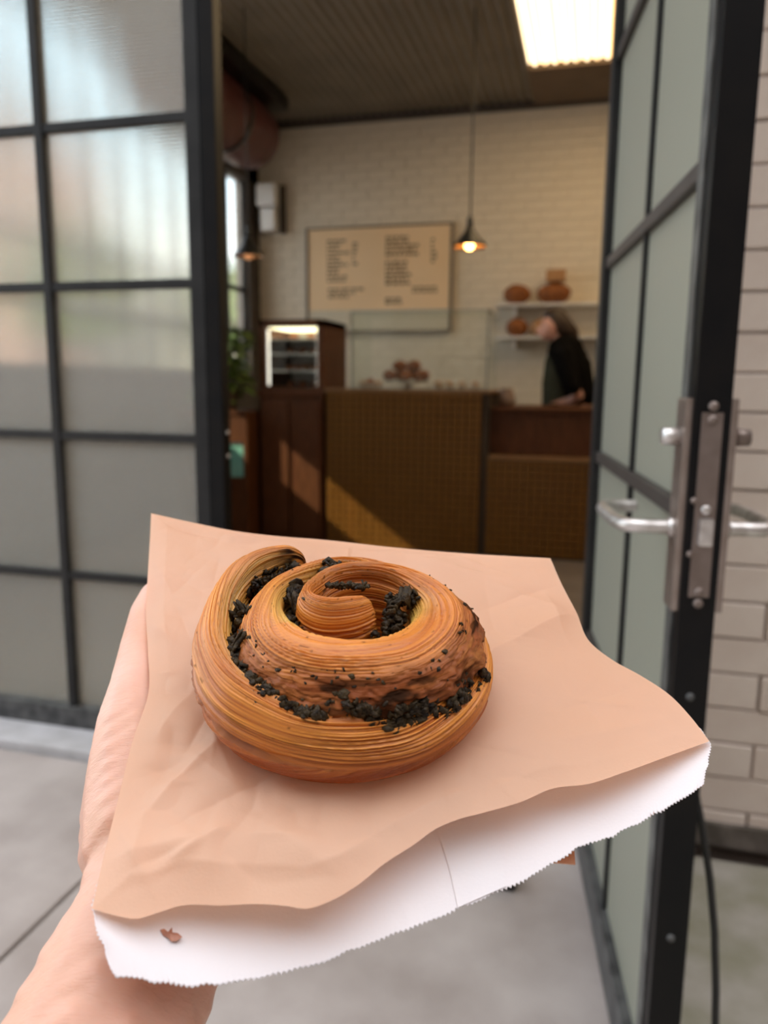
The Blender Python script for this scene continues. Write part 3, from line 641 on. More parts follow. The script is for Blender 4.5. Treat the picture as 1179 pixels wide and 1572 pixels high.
NU = NV = 300
UL = spl([PL(*p)[:2] for p in [(141, 1395), (158, 1320), (178, 1240), (203, 1140), (228, 1062), (227, 1000), (224, 940), (227, 880), (230, 830), (232, 788)]], NV)
UR = spl([PL(*p)[:2] for p in [(1089, 1138), (1060, 1100), (1027, 1066), (985, 1038), (940, 1013), (908, 988), (885, 940), (863, 898), (845, 857)]], NV)
UB = spl([PL(*p)[:2] for p in [(141, 1395), (175, 1405), (213, 1410), (240, 1402), (275, 1391), (340, 1390), (400, 1388), (440, 1391), (470, 1395), (510, 1382), (550, 1358), (590, 1326), (635, 1297), (670, 1272), (700, 1259), (745, 1247), (800, 1231), (850, 1210), (900, 1204), (960, 1185), (1020, 1163), (1089, 1138)]], NU)
UT = spl([PL(*p)[:2] for p in [(232, 788), (300, 803), (360, 815), (415, 822), (500, 829), (600, 840), (720, 850), (845, 857)]], NU)
G2 = coons(UL, UR, UB, UT); X, Y = G2[..., 0], G2[..., 1]
u = np.linspace(0, 1, NU)[None, :]; v = np.linspace(0, 1, NV)[:, None]
edge = np.clip(np.minimum(np.minimum(u, 1-u), np.minimum(v, 1-v))/.05, 0, 1)
fine = np.clip(v/.04, 0, 1)
Zu = plane_z(X, Y, 0)*edge + 0*fine
V = np.stack([X, Y, Zu], -1).reshape(-1, 3)
me = pym('upper_sheet', V, grid_faces(NV, NU), True); me.materials.append(M_KRAFT)
up = link('upper_sheet', me, None, bag)
up['label'] = 'tan kraft outer side'
# lower sheet, white inside
def zig(P, amp, n):
    P = P.copy(); t = np.gradient(P, axis=0); t /= np.linalg.norm(t, axis=1)[:, None]+1e-9; nr = np.stack([-t[:, 1], t[:, 0]], -1)
    s = np.concatenate([[0], np.cumsum(np.linalg.norm(np.diff(P, axis=0), axis=1))]); w_ = np.abs(((s/n) % 1)-.5)*2-.5
    w_ = w_*(.5+vn(s*300, s*0, 6)) + 1.3*(vn(s*260, s*0, 5)-.5)
    return P+nr*(w_*amp)[:, None]
HL = -.006
def PLl(p): return PL(p[0], p[1], HL)[:2]
NL = 340
LL_ = spl([PL(*p)[:2] for p in [(178, 1500), (160, 1455), (149, 1428), (143, 1398), (162, 1318), (182, 1240), (206, 1140), (231, 1062), (230, 1000), (227, 940), (230, 880), (233, 832), (234, 790)]], NL)
LR = spl([PL(*p)[:2] for p in [(1081, 1206), (1085, 1175), (1089, 1140), (1058, 1101), (1024, 1068), (980, 1040), (936, 1016), (903, 990), (880, 940), (858, 898), (842, 859)]], NL)
LB = spl([PL(*p)[:2] for p in [(178, 1500), (230, 1505), (300, 1513), (350, 1509), (420, 1496), (500, 1474), (570, 1448), (640, 1421), (700, 1396), (760, 1370), (800, 1352), (850, 1326), (880, 1307), (898, 1295), (915, 1293), (950, 1278), (1000, 1252), (1040, 1228), (1081, 1206)]], 700)
LB0 = LB.copy()
LT = spl([PL(*p)[:2] for p in [(234, 790), (300, 805), (360, 817), (415, 824), (500, 831), (600, 842), (720, 852), (842, 859)]], 700)
LR[0] = LB[-1]; LL_[0] = LB[0]
G3 = coons(LL_, LR, LB, LT)
rowz = np.arange(NL)[:, None, None]; G3 = G3 + (zig(LB0, .0009, .0016)-LB0)[None]*np.exp(-rowz/2.5)
kk = int(NL*.19); colz = np.arange(700)[None, :, None]
dR = (zig(LR, .0007, .0016)-LR)[:, None]; dL = (zig(LL_, .0007, .0016)-LL_)[:, None]; dR[kk:] = 0; dL[kk:] = 0
G3 = G3 + dR*np.exp(-(699-colz)/4)+dL*np.exp(-colz/4)
X, Y = G3[..., 0], G3[..., 1]
u = np.linspace(0, 1, 700)[None, :]; v = np.linspace(0, 1, NL)[:, None]
sag = np.sin(np.pi*u)**.8
vv = np.clip(v/.12, 0, 1)
Zl = -.0016 - .0150*np.clip(sag, 0, 1)*(1-.0*v)*(1-np.clip((v-.75)/.25, 0, 1)) - .004*np.clip(np.sin(np.pi*np.clip(u, 0, .42)/.42), 0, 1)*(1-vv)
Zl = Zl + .0009*(vn(X*30, Y*30, 40)-.5)*np.clip(u/.04, 0, 1)*np.clip((1-u)/.04, 0, 1)
# keep the outline where the photograph has it: slide each point along its view ray as it drops
P3 = EYE[None, None]*0
def drop(X, Y, Zq):
    o = EYE-OR; oz = o.dot(EN); ox = o.dot(E1); oy = o.dot(E2); k = (oz-Zq)/oz
    return ox+(X-ox)*k, oy+(Y-oy)*k
Xd, Yd = drop(X, Y, Zl)
V = np.stack([Xd, Yd, Zl], -1).reshape(-1, 3)
me = pym('lower_sheet', V, grid_faces(NL, 700), True); me.materials.append(M_WPAP); me.materials.append(M_KRAFT)
lo = link('lower_sheet', me, None, bag); sm = lo.modifiers.new('thickness', 'SOLIDIFY'); sm.thickness = .00028; sm.offset = -1; sm.material_offset = 1; sm.material_offset_rim = 0
lo['label'] = 'white inner side with serrated edge'
# glued seam strip inside the mouth
def strip(pts_l, pts_r, name, m, lift):
    a = spl(pts_l, 30); b = spl(pts_r, 30); V = []
    for p, q in zip(a, b):
        for k in range(6): V.append(p+(q-p)*k/5)
    return link(name, pym(name, [tuple(x) for x in V], grid_faces(30, 6), True), m, bag)
def LZ(px, py, dz):
    P = PL(px, py)[:2]; i = np.argmin(((G3-P)**2).sum(-1)); z = Zl.reshape(-1)[i]+dz; x, y = drop(P[0], P[1], z); return (x, y, z)
strip([LZ(672, 1275, .0004), LZ(690, 1335, .0004), LZ(703, 1393, .0004)], [LZ(752, 1250, .0004), LZ(768, 1310, .0004), LZ(778, 1360, .0004)], 'glued_seam', M_WPAP, 0)
# folded bottom tab showing under the mouth
tabz = -.0245
tp = [PL(*p, tabz) for p in [(830, 1300), (860, 1290), (881, 1300), (883, 1328), (846, 1325)]]
tb_ = MB(); vs_ = [tb_.bm.verts.new(tuple(p)) for p in tp]; tb_.bm.faces.new(vs_); o = tb_.build('folded_tab', M_KRAFT, bag); s_ = o.modifiers.new('t', 'SOLIDIFY'); s_.thickness = .0006

# ---------------------------------------------------------------- bun
K = np.radians([0, 18, 65, 110, 155, 200, 245, 290, 335, 380, 425, 470, 515, 560, 605, 650, 695, 740, 785, 830, 875, 920, 965])
RC = np.array([.0455, .0525, .0530, .0525, .0497, .0510, .0508, .0470, .0412, .0350, .0330, .0335, .0315, .0355, .0395, .0350, .0245, .0170, .0150, .0105, .0070, .0065, .0095])
WD = np.array([.0115, .0145, .0150, .0150, .0165, .0150, .0140, .0140, .0140, .0155, .0195, .0310, .0310, .0325, .0270, .0190, .0130, .0110, .0115, .0135, .0135, .0135, .0120])
HT = np.array([.0500, .0490, .0450, .0400, .0345, .0310, .0280, .0330, .0410, .0460, .0490, .0500, .0495, .0475, .0455, .0460, .0490, .0505, .0520, .0535, .0535, .0525, .0505])
OV = np.array([0, 0, 0, 0, 0, 0, 0, 0, 0, .05, .25, .75, 1, 1, 1, .85, .3, 0, 0, 0, 0, 0, 0])       # how far the crust overhangs the coil below
def interp(ph, A): return spl(np.stack([K, A], -1), 1200)[:, 1] if ph is None else np.interp(ph, spl(np.stack([K, A], -1), 1200)[:, 0], spl(np.stack([K, A], -1), 1200)[:, 1])
NS = 1050; NC = 330
ph = np.linspace(0, K[-1], NS); rc, wd, ht, ov = (interp(ph, a) for a in (RC, WD, HT, OV))
cap = np.minimum(1, np.minimum((ph-ph[0])/math.radians(11), (ph[-1]-ph)/math.radians(26)))
cap = np.sqrt(np.clip(1-(1-np.clip(cap, 0, 1))**2, .004, 1))
th = math.radians(115)+ph
a = np.linspace(0, 2*np.pi, NC, endpoint=False)                        # a=0 outer side, pi/2 top, pi inner side
ca, sa = np.cos(a), np.sin(a)
ex = 2/2.55
cu = np.sign(ca)*np.abs(ca)**ex; cz = np.sign(sa)*np.abs(sa)**ex
PH, A_ = np.meshgrid(ph, a, indexing='ij')
arc = np.cumsum(rc*np.gradient(ph))[:, None]
U_ = wd[:, None]/2*cu[None, :]*cap[:, None]
Hh = ht[:, None]/2; Zb = Hh+Hh*cz[None, :]*(.55+.45*cap[:, None])
zr = Zb/ht[:, None]
outer = np.clip(ca, 0, 1)[None, :]
# barrel belly on the outside coil, crust bulging out over the coil beneath
Oc = 1-np.clip((ph-math.radians(300))/math.radians(60), 0, 1)[:, None]
U_ = U_ + Oc*(.0036*np.sin(np.pi*np.clip(zr*1.05, 0, 1))**.9-.0040*(1-zr)**2.2)*(.4+.6*(ca[None, :] > -.3))
bulge = np.exp(-((zr-.70)/.17)**2)
U_ = U_ + ov[:, None]*(.0045*bulge)*outer - ov[:, None]*.012*np.clip(.42-zr, 0, 1)/.42*outer
lumps = (vn(arc*130, A_*3.2, 3)-.5)*.0030+(vn(arc*330, A_*9, 4)-.5)*.0020+(vn(arc*800, A_*22, 9)-.5)*.0010
U_ = U_ + np.maximum(ov[:, None], .0)*lumps*1.25*outer*np.exp(-((zr-.66)/.26)**2)
Zb = Zb + ov[:, None]*outer*bulge*(vn(arc*170, A_*3, 8)-.5)*.0028
# large irregularity
U_ += (vn(arc*22, A_*.8, 6)-.5)*.0028*cap[:, None]; Zb += (vn(arc*30, A_*.7, 7)-.5)*.0030*zr; U_ += (vn(arc*60, A_*1.6, 66)-.5)*.0012*cap[:, None]
# lamination: thin ridges that run along the coil
perim = (wd+ht*1.6)[:, None]
sc_ = (A_/(2*np.pi))*perim
warp = (vn(arc*38, sc_*110, 12)-.5)*.0026+(vn(arc*14, sc_*45, 13)-.5)*.0040
q = sc_+warp+.06*(vn(arc*6, arc*0, 2)-.5)*.05
lam = vn(q*2300, arc*20, 14)*.55+vn(q*4600+5, arc*38, 15)*.33+vn(q*900+9, arc*9, 19)*.12; lam = np.clip((lam-.5)*2.1+.5, 0, 1)
oc = interp(ph, np.array([0]*10+[.35, .9, 1, 1, 1, 1, .75, .1, 0, 0, 0, 0, 0])); crust = np.clip(oc[:, None], 0, 1)*np.clip((outer-.22)*3.2, 0, 1)*np.clip(1-np.abs(zr-.60)/.42, 0, 1)*2.4; crust = np.clip(crust, 0, 1)
crust = np.clip(crust-(vn(arc*90, A_*5, 31)-.3)*.55, 0, 1)*(oc[:, None] > .02)
lowz = np.clip((.30-zr)/.25, 0, 1)
lamw = (1-.85*crust)*(1-.75*lowz)*np.clip(.12+vn(arc*26, A_*3, 16)*1.35, 0, 1)
disp = -(1-lam)*.0016*lamw*np.clip(cap[:, None]*1.3-.2, 0, 1)
# normal direction in section
nx = ca; nz = sa; U_ += disp*nx; Zb += disp*nz*(zr > .12)
crk = np.abs(vn(arc*230+A_*2, A_*9+arc*60, 33)*2-1); U_ -= crust*outer*np.clip(.16-crk, 0, 1)*.006
Zb = np.maximum(Zb, .0002+.002*(1-zr)*0)
R_ = rc[:, None]+U_
cx, cy = 0, -.0035
Xb = cx+R_*np.cos(th)[:, None]*1.0; Yb = cy+R_*np.sin(th)[:, None]
V = np.stack([Xb, Yb, Zb], -1).reshape(-1, 3)
Fs = []
i, j = np.meshgrid(np.arange(NS-1), np.arange(NC), indexing='ij'); j2 = (j+1) % NC
Fs = np.stack([i*NC+j, i*NC+j2, (i+1)*NC+j2, (i+1)*NC+j], -1).reshape(-1, 4).tolist()
Fs.append(list(range(NC))[::-1]); Fs.append([(NS-1)*NC+k for k in range(NC)])
me = pym('spiral_dough', V, Fs, True)
# attributes: crust, lamination, inner-edge green, height
hol = {}
inner = np.clip(-ca, 0, 1)[None, :]
green = np.clip(inner*1.3+np.clip(.25-outer, 0, 1)*.3, 0, 1)*np.clip(zr*1.1-.05, 0, 1)*(ph[:, None] < math.radians(460))*np.clip(.2+vn(arc*25, A_*2, 41)*1.1, 0, 1)
green = np.maximum(green, np.exp(-((ph[:, None]-math.radians(425))/.30)**2)*inner*.8)
green = np.maximum(green, np.exp(-((ph[:, None]-math.radians(610))/.30)**2)*inner*1.0)
red = np.clip(.80-zr, 0, 1)/.5*np.clip(outer*1.3, 0, 1)*Oc+.35*(vn(arc*45, A_*2.5, 43)-.2)
red = np.clip(red, 0, 1)
toast = np.clip((vn(arc*34, A_*2.4, 44)-.45)*2.2, 0, 1)*np.clip((lam-.45)*2.5, 0, 1)
tipd = np.exp(-(ph[:, None]/.26)**2)*np.clip(zr+.1, 0, 1)
burnt = np.clip((vn(arc*130, A_*6, 51)*.6+vn(arc*330, A_*15, 52)*.4-.50)*6, 0, 1)*crust*(.35+.65*np.exp(-((zr-.80)/.12)**2)+.8*np.exp(-((zr-.50)/.14)**2))
burnt = np.maximum(burnt, np.clip((vn(arc*200, A_*9, 53)-.28)*2.6, 0, 1)*tipd*np.clip(1.6-outer, 0, 1)*1.6)
fleck = np.clip((vn(arc*420, sc_*900, 55)-.90)*14, 0, 1)*.8
burnt = np.clip(np.maximum(burnt, fleck*np.clip(zr, 0, 1)), 0, 1)
for nm, arr in (('crust', crust), ('lam', lam*np.ones_like(A_)), ('green', green*np.ones_like(A_)), ('red', red), ('toast', toast), ('burnt', burnt)):
    at = me.attributes.new(nm, 'FLOAT', 'POINT'); at.data.foreach_set('value', np.ascontiguousarray(arr, dtype=np.float32).reshape(-1))
uv = me.attributes.new('flow', 'FLOAT_VECTOR', 'POINT'); fl = np.stack([arc*np.ones_like(A_), sc_, 0*A_], -1).reshape(-1); uv.data.foreach_set('vector', fl.astype(np.float32))

MBN = mat('baked_croissant_dough', (.6, .25, .05), .42, 0); n = MBN.node_tree; b = n.nodes['Principled BSDF']
def att(nm, out='Fac'):
    q = n.nodes.new('ShaderNodeAttribute'); q.attribute_name = nm; return q.outputs[out]
def mixc(fac, A, B):
    m = n.nodes.new('ShaderNodeMix'); m.data_type = 'RGBA'
    for s, k in ((fac, 0), (A, 6), (B, 7)):
        if isinstance(s, tuple): m.inputs[k].default_value = (*s, 1)
        elif isinstance(s, float): m.inputs[k].default_value = s
        else: n.links.new(s, m.inputs[k])
    return m.outputs[2]
def math_(op, A, B):
    m = n.nodes.new('ShaderNodeMath'); m.operation = op; m.use_clamp = True
    for s, k in ((A, 0), (B, 1)):
        if isinstance(s, (int, float)): m.inputs[k].default_value = s
        else: n.links.new(s, m.inputs[k])
    return m.outputs[0]
flow = att('flow', 'Vector'); mp = n.nodes.new('ShaderNodeMapping'); n.links.new(flow, mp.inputs[0]); mp.inputs['Scale'].default_value = (70, 1900, 1)
fn = n.nodes.new('ShaderNodeTexNoise'); fn.inputs['Scale'].default_value = 1; fn.inputs['Detail'].default_value = 5; n.links.new(mp.outputs[0], fn.inputs['Vector'])
tcn = n.nodes.new('ShaderNodeTexCoord'); f2 = n.nodes.new('ShaderNodeTexNoise'); f2.inputs['Scale'].default_value = 700; f2.inputs['Detail'].default_value = 6; n.links.new(tcn.outputs['Object'], f2.inputs['Vector'])
f3 = n.nodes.new('ShaderNodeTexNoise'); f3.inputs['Scale'].default_value = 90; f3.inputs['Detail'].default_value = 4; n.links.new(tcn.outputs['Object'], f3.inputs['Vector'])
c0 = mixc(math_('MULTIPLY', att('lam'), 1.0), (.25, .045, .004), (.95, .42, .062))
c0 = mixc(math_('MULTIPLY', fn.outputs[0], .55), c0, (.66, .22, .026))
c0 = mixc(math_('MULTIPLY', f3.outputs[0], .75), c0, (.56, .15, .020))
c0 = mixc(math_('MULTIPLY', att('green'), .75), c0, (.62, .50, .12))
c0 = mixc(math_('MULTIPLY', att('red'), .92), c0, (.29, .050, .005))
c0 = mixc(math_('MULTIPLY', att('toast'), .6), c0, (.44, .10, .014))
c1 = mixc(f3.outputs[0], (.065, .015, .004), (.29, .066, .014))
c0 = mixc(math_('MULTIPLY', att('crust'), .92), c0, c1)
c0 = mixc(att('burnt'), c0, (.030, .014, .008))
n.links.new(c0, b.inputs['Base Color'])
bu1 = n.nodes.new('ShaderNodeBump'); bu1.inputs['Strength'].default_value = .6; bu1.inputs['Distance'].default_value = .0006; n.links.new(fn.outputs[0], bu1.inputs['Height'])
bu2 = n.nodes.new('ShaderNodeBump'); bu2.inputs['Strength'].default_value = .35; bu2.inputs['Distance'].default_value = .0005; n.links.new(f2.outputs[0], bu2.inputs['Height']); n.links.new(bu1.outputs[0], bu2.inputs['Normal'])
n.links.new(bu2.outputs[0], b.inputs['Normal'])
rg = math_('ADD', .40, math_('ADD', math_('MULTIPLY', att('burnt'), .4), math_('MULTIPLY', att('crust'), .12))); n.links.new(rg, b.inputs['Roughness'])
n.links.new(math_('SUBTRACT', .32, math_('ADD', math_('MULTIPLY', att('burnt'), .2), math_('MULTIPLY', att('crust'), .12))), b.inputs['Specular IOR Level'])
cw = math_('MULTIPLY', math_('SUBTRACT', 1.0, math_('ADD', math_('MULTIPLY', att('crust'), .6), att('burnt'))), .30); n.links.new(cw, b.inputs['Coat Weight']); b.inputs['Coat Roughness'].default_value = .25
b.inputs['Subsurface Weight'].default_value = .03; b.inputs['Subsurface Radius'].default_value = (.003, .0012, .0005); b.inputs['Subsurface Scale'].default_value = 1
bun = empty('pastry_swirl', (0, 0, 0), 'large golden laminated swirl pastry with dark spinach filling on the paper bag', 'pastry'); bun.matrix_world = FM
link('spiral_dough', me, MBN, bun)

# dark filling chips packed in the gaps between the coils
_ib = bmesh.new(); bmesh.ops.create_icosphere(_ib, subdivisions=2, radius=1); IV = [v.co.copy() for v in _ib.verts]; IF = [[v.index for v in f.verts] for f in _ib.faces]; _ib.free()
def chip(Vs, Fs_, c, r, rnd):
    if rnd.random() < .72:                                             # cooked clump
        k = len(Vs); R3 = Matrix.Rotation(rnd.uniform(0, 6.3), 3, Vector((rnd.gauss(0, 1), rnd.gauss(0, 1), rnd.gauss(0, 1))).normalized()); p1, p2, p3 = (rnd.uniform(0, 6) for _ in range(3)); sx, sy, sz = rnd.uniform(.8, 1.3), rnd.uniform(.55, .9), rnd.uniform(.35, .7)
        for q in IV:
            w_ = 1+.28*math.sin(3.3*q.x+p1)*math.sin(3.7*q.y+p2)+.16*math.sin(7*q.z+p3); Vs.append(tuple(Vector(c)+R3 @ Vector((q.x*sx*w_, q.y*sy*w_, q.z*sz*w_))*r*.85))
        Fs_ += [[k+i for i in f] for f in IF]; return
    k = len(Vs); n_ = 9; ax = Vector((rnd.gauss(0, 1), rnd.gauss(0, 1), rnd.gauss(0, 1))).normalized(); e_ = ax.orthogonal().normalized(); g_ = ax.cross(e_)
    Vs.append(tuple(Vector(c)+ax*r*.28)); Vs.append(tuple(Vector(c)-ax*r*.28))
    for i in range(n_):
        t = 2*math.pi*i/n_; rr_ = r*rnd.uniform(.55, 1.15); Vs.append(tuple(Vector(c)+(e_*math.cos(t)*1.2+g_*math.sin(t)*.8)*rr_+ax*r*rnd.uniform(-.35, .35)))
    for i in range(n_): Fs_.append((k, k+2+i, k+2+(i+1) % n_)); Fs_.append((k+1, k+2+(i+1) % n_, k+2+i))
HMR = np.zeros((360, 150)); _v = V; _t = (np.degrees(np.arctan2(_v[:, 1]-cy, _v[:, 0]/1.0)) % 360).astype(int); _r = np.hypot(_v[:, 0]/1.0, _v[:, 1]-cy)
np.maximum.at(HMR, (_t, np.clip((_r/.0005).astype(int), 0, 149)), _v[:, 2])
for _ in range(4):                                                     # close pinholes in the height map
    nb_ = np.maximum(np.maximum(np.roll(HMR, 1, 0), np.roll(HMR, -1, 0)), np.maximum(np.roll(HMR, 1, 1), np.roll(HMR, -1, 1))); HMR = np.where(HMR <= 0, nb_*.999, HMR)
HMS = sum(np.roll(HMR, k, 0) for k in range(-4, 5))/9; HMS = (np.roll(HMS, 1, 1)+HMS*2+np.roll(HMS, -1, 1))/4
def smo(d, r): return float(HMS[int(115+d) % 360, int(min(149, max(0, r/.0005)))])
def surf(d, r): return float(HMR[int(115+d) % 360, int(min(149, max(0, r/.0005)))])
rf = random.Random(17); FV = []; FF = []
def at_ph(d, A): return float(np.interp(math.radians(d), ph, A))
def gap_pt(d, inner_d=None):
    """radius of the gap between coil at angle d and the next coil inwards"""
    ro = at_ph(d, rc)-at_ph(d, wd)/2; ri = at_ph(d+360, rc)+at_ph(d+360, wd)/2+at_ph(d+360, ov)*.010
    return ro, ri
VP_ = [40, 65, 82, 101, 118, 139, 157, 178, 195, 209, 225, 250]; VR_ = [.0480, .0455, .0455, .0482, .0512, .0485, .0482, .0522, .0552, .0562, .0565, .0555]; VZ_ = [.041, .040, .038, .0365, .0345, .0335, .0325, .0305, .0290, .0280, .0270, .026]
VS_ = [.0030, .0026, .0026, .0026, .0030, .0013, .0012, .0020, .0018, .0018, .0016, .0012]
for _ in range(2000):
    d = rf.uniform(8, 228); t = math.radians(115+d)
    if d < 40:
        ro, ri = gap_pt(d); r_ = (ro+ri)/2+rf.uniform(-.0030, .0030); z = rf.uniform(.55, 1.0)*.042
    else:
        r0_ = float(np.interp(d, VP_, VR_)); cand = [r0_+k*.0005 for k in range(-8, 8)]; rv = min(cand, key=lambda q_: smo(d, q_)+abs(q_-r0_)*.3)
        if d > 150:
            rv = max(cand[2:12], key=lambda q_: smo(d, q_-.0005)-smo(d, q_+.001)-abs(q_-r0_)*.3)+.0006
        sd = np.interp(d, VP_, VS_)*(.25+.9*float(vn(d*.13, 0, 71))); r_ = rv+max(-1.6, min(1.6, rf.gauss(0, 1)))*.42*sd; z = max(min(surf(d, r_), smo(d, rv)+.002)+rf.uniform(-.0018, .0002), .012)
        if vn(d*.22, 3, 72) < .30 and rf.random() < .8: continue
    chip(FV, FF, (r_*math.cos(t)*1.0, cy+r_*math.sin(t), z), (rf.uniform(.0007, .0017) if rf.random() < .75 else rf.uniform(.0018, .0030)), rf)
for _ in range(420):                                                   # inner gaps
    d = rf.choice([rf.uniform(350, 460), rf.uniform(395, 450), rf.uniform(560, 625), rf.uniform(590, 612)]); ro, ri = gap_pt(d); t = math.radians(115+d)
    r_ = (ro+ri)/2+rf.uniform(-1, 1)*max(.001, abs(ro-ri)*.35); z = rf.uniform(.022, .040)
    chip(FV, FF, (r_*math.cos(t)*1.0, cy+r_*math.sin(t), z), rf.uniform(.0012, .0028), rf)
for _ in range(70):                                                    # on the centre knob
    t = rf.uniform(0, 1); chip(FV, FF, (-.006+.016*t+rf.gauss(0, .0008), .0045+.0016*math.sin(3*t)+rf.gauss(0, .0009), .0485+rf.uniform(-.0005, .0008)), rf.uniform(.0008, .0018), rf)
def cluster(px, py, h, n_, sp_, r0=.0012, r1=.0028):
    p = PL(px, py, h)
    for _ in range(n_): chip(FV, FF, (p[0]+rf.gauss(0, sp_), p[1]+rf.gauss(0, sp_*.7), p[2]+rf.uniform(-.004, .0012)), rf.uniform(r0, r1), rf)
for c_ in ((405, 1078, .0345, 40, .0026), (360, 985, .040, 30, .0022), (372, 940, .042, 25, .002), (455, 912, .043, 45, .0028), (512, 873, .046, 35, .0026),
           (620, 915, .042, 40, .0024), (600, 1106, .0295, 16, .0018)): cluster(*c_)
for _ in range(60):
    chip(FV, FF, (.019+rf.gauss(0, .0012), .001+rf.gauss(0, .0045), .038+rf.uniform(-.004, .006)), rf.uniform(.001, .0022), rf)
for _ in range(10):                                                    # loose specks over the dough
    i_ = rf.randrange(60, NS-60); j_ = rf.randrange(int(NC*.05), int(NC*.42)); p = V.reshape(NS, NC, 3)[i_, j_]
    chip(FV, FF, tuple(p), rf.uniform(.0006, .0013), rf)
for _ in range(150):                                                   # crumbled bits baked to the crust rim
    d = rf.uniform(500, 690) if rf.random() < .75 else rf.uniform(430, 500); i_ = int(np.searchsorted(ph, math.radians(d))); j_ = int(NC*rf.choice([rf.gauss(.145, .018), rf.gauss(.03, .02) % 1]))
    p = V.reshape(NS, NC, 3)[min(i_, NS-1), j_]; chip(FV, FF, tuple(p), rf.uniform(.0006, .0014), rf)
M_FILL = mat('spinach_filling', (.009, .005, .003), .40, 0, (.050, .030, .010), 320, .5, 900, spec=.2)
tag(link('filling', pym('filling', FV, FF, True), M_FILL, bun), kind='stuff')
# dark bed under the chips so no light leaks through the gap
fb = MB(); pts = []
for d in range(12, 640, 6):
    ro, ri = gap_pt(d); t = math.radians(115+d); r_ = (ro+ri)/2
    pts.append((r_*math.cos(t)*1.0, cy+r_*math.sin(t), .017))
fb.tube(pts, .0045, 8).build('filling_bed', M_FILL, bun)
# a few large dark leaf pieces in the two open pockets
lv = []
for (px, py, s_, rz_) in ((447, 905, .0065, .4), (455, 925, .0055, 1.9), (512, 872, .0055, 2.6), (622, 914, .0060, 1.2), (612, 925, .0045, .2), (368, 985, .0042, 1.4), (372, 935, .0040, 2.2)):
    h_ = .043 if py < 1000 else .0375; p = PL(px, py, h_)
    nn = 7; V4 = []; rl = random.Random(int(px))
    for i in range(nn):
        for j in range(nn):
            uu = i/(nn-1)*2-1; vv_ = j/(nn-1)*2-1; w_ = (1-uu*uu)**.5*.5
            V4.append((uu*s_, vv_*w_*s_, .0022*math.sin(uu*3+rl.random()*.6)+.0016*math.cos(vv_*5+uu*2)+rl.uniform(-.0005, .0005)))
    o = link('filling_leaf', pym('filling_leaf', V4, grid_faces(nn, nn), True), M_FILL, bun, tuple(p)); o.rotation_euler = (rl.uniform(-.5, .5), rl.uniform(-.5, .5), rz_)
    q_ = o.modifiers.new('t', 'SOLIDIFY'); q_.thickness = .0007

# ---------------------------------------------------------------- pastry flake on the white lining
p0 = LZ(262, 1436, .0006); nn = 8; V4 = []; rl = random.Random(2)
outl = [(-.0032, .0012), (-.0022, .0016), (-.0010, .0010), (-.0002, .0022), (.0004, .0006), (.0020, .0004), (.0034, -.0006), (.0022, -.0016), (.0008, -.0018), (-.0006, -.0008), (-.0020, -.0002)]
fl_ = MB(); c_ = fl_.bm.verts.new((0, 0, .0009)); ring = [fl_.bm.verts.new((a*1.15, b*1.2, rl.uniform(0, .0006))) for a, b in outl]
for i in range(len(ring)): fl_.bm.faces.new((c_, ring[i], ring[(i+1) % len(ring)]))
o = fl_.build('pastry_flake', mat('flake', (.27, .10, .06), .5, 0, (.38, .16, .1), 300)); s_ = o.modifiers.new('t', 'SOLIDIFY'); s_.thickness = .0003
o.matrix_world = FM @ Matrix.Translation(p0); tag(o, 'tiny brown pastry flake lying on the white lining near the wrist', 'crumb')

# ---------------------------------------------------------------- left hand and forearm, palm up under the bag
def limb(chains, name, voxel, m, parent, mw=None, smooth=10):
    bm = bmesh.new()
    for ch in chains:
        for (a, ra), (b_, rb) in zip(ch, ch[1:]):
            a = Vector(a); b_ = Vector(b_); d = b_-a; L_ = d.length
            k = max(2, int(L_/(min(ra, rb)*.35)))
            for i in range(k+1):
                t = i/k; bmesh.ops.create_icosphere(bm, subdivisions=2, radius=ra+(rb-ra)*t, matrix=Matrix.Translation(a.lerp(b_, t)))
    me = bpy.data.meshes.new(name); bm.to_mesh(me); bm.free(); o = link(name, me, m, parent)
    r = o.modifiers.new('remesh', 'REMESH'); r.mode = 'VOXEL'; r.voxel_size = voxel; r.use_smooth_shade = True
    s = o.modifiers.new('smooth', 'SMOOTH'); s.iterations = smooth; s.factor = .5
    return o
M_SKIN = mat('skin', (.59, .31, .21), .42, 0, (.70, .39, .30), 22, 0); n = M_SKIN.node_tree; b = n.nodes['Principled BSDF']
b.inputs['Subsurface Weight'].default_value = .25; b.inputs['Subsurface Radius'].default_value = (.006, .002, .001); b.inputs['Subsurface Scale'].default_value = 1
t = n.nodes.new('ShaderNodeTexCoord'); mp = n.nodes.new('ShaderNodeMapping'); mp.inputs['Scale'].default_value = (140, 600, 300); mp.inputs['Rotation'].default_value = (0, 0, .5); n.links.new(t.outputs['Object'], mp.inputs[0])
w1_ = n.nodes.new('ShaderNodeTexNoise'); w1_.inputs['Scale'].default_value = 1; w1_.inputs['Detail'].default_value = 4; w1_.inputs['Distortion'].default_value = .6; n.links.new(mp.outputs[0], w1_.inputs['Vector'])
w2_ = n.nodes.new('ShaderNodeTexVoronoi'); w2_.inputs['Scale'].default_value = 900; n.links.new(t.outputs['Object'], w2_.inputs['Vector'])
bu = n.nodes.new('ShaderNodeBump'); bu.inputs['Strength'].default_value = .35; bu.inputs['Distance'].default_value = .0009; n.links.new(w1_.outputs[0], bu.inputs['Height'])
bv = n.nodes.new('ShaderNodeBump'); bv.inputs['Strength'].default_value = .18; bv.inputs['Distance'].default_value = .0002; n.links.new(w2_.outputs[0], bv.inputs['Height']); n.links.new(bu.outputs[0], bv.inputs['Normal'])
n.links.new(bv.outputs[0], b.inputs['Normal'])
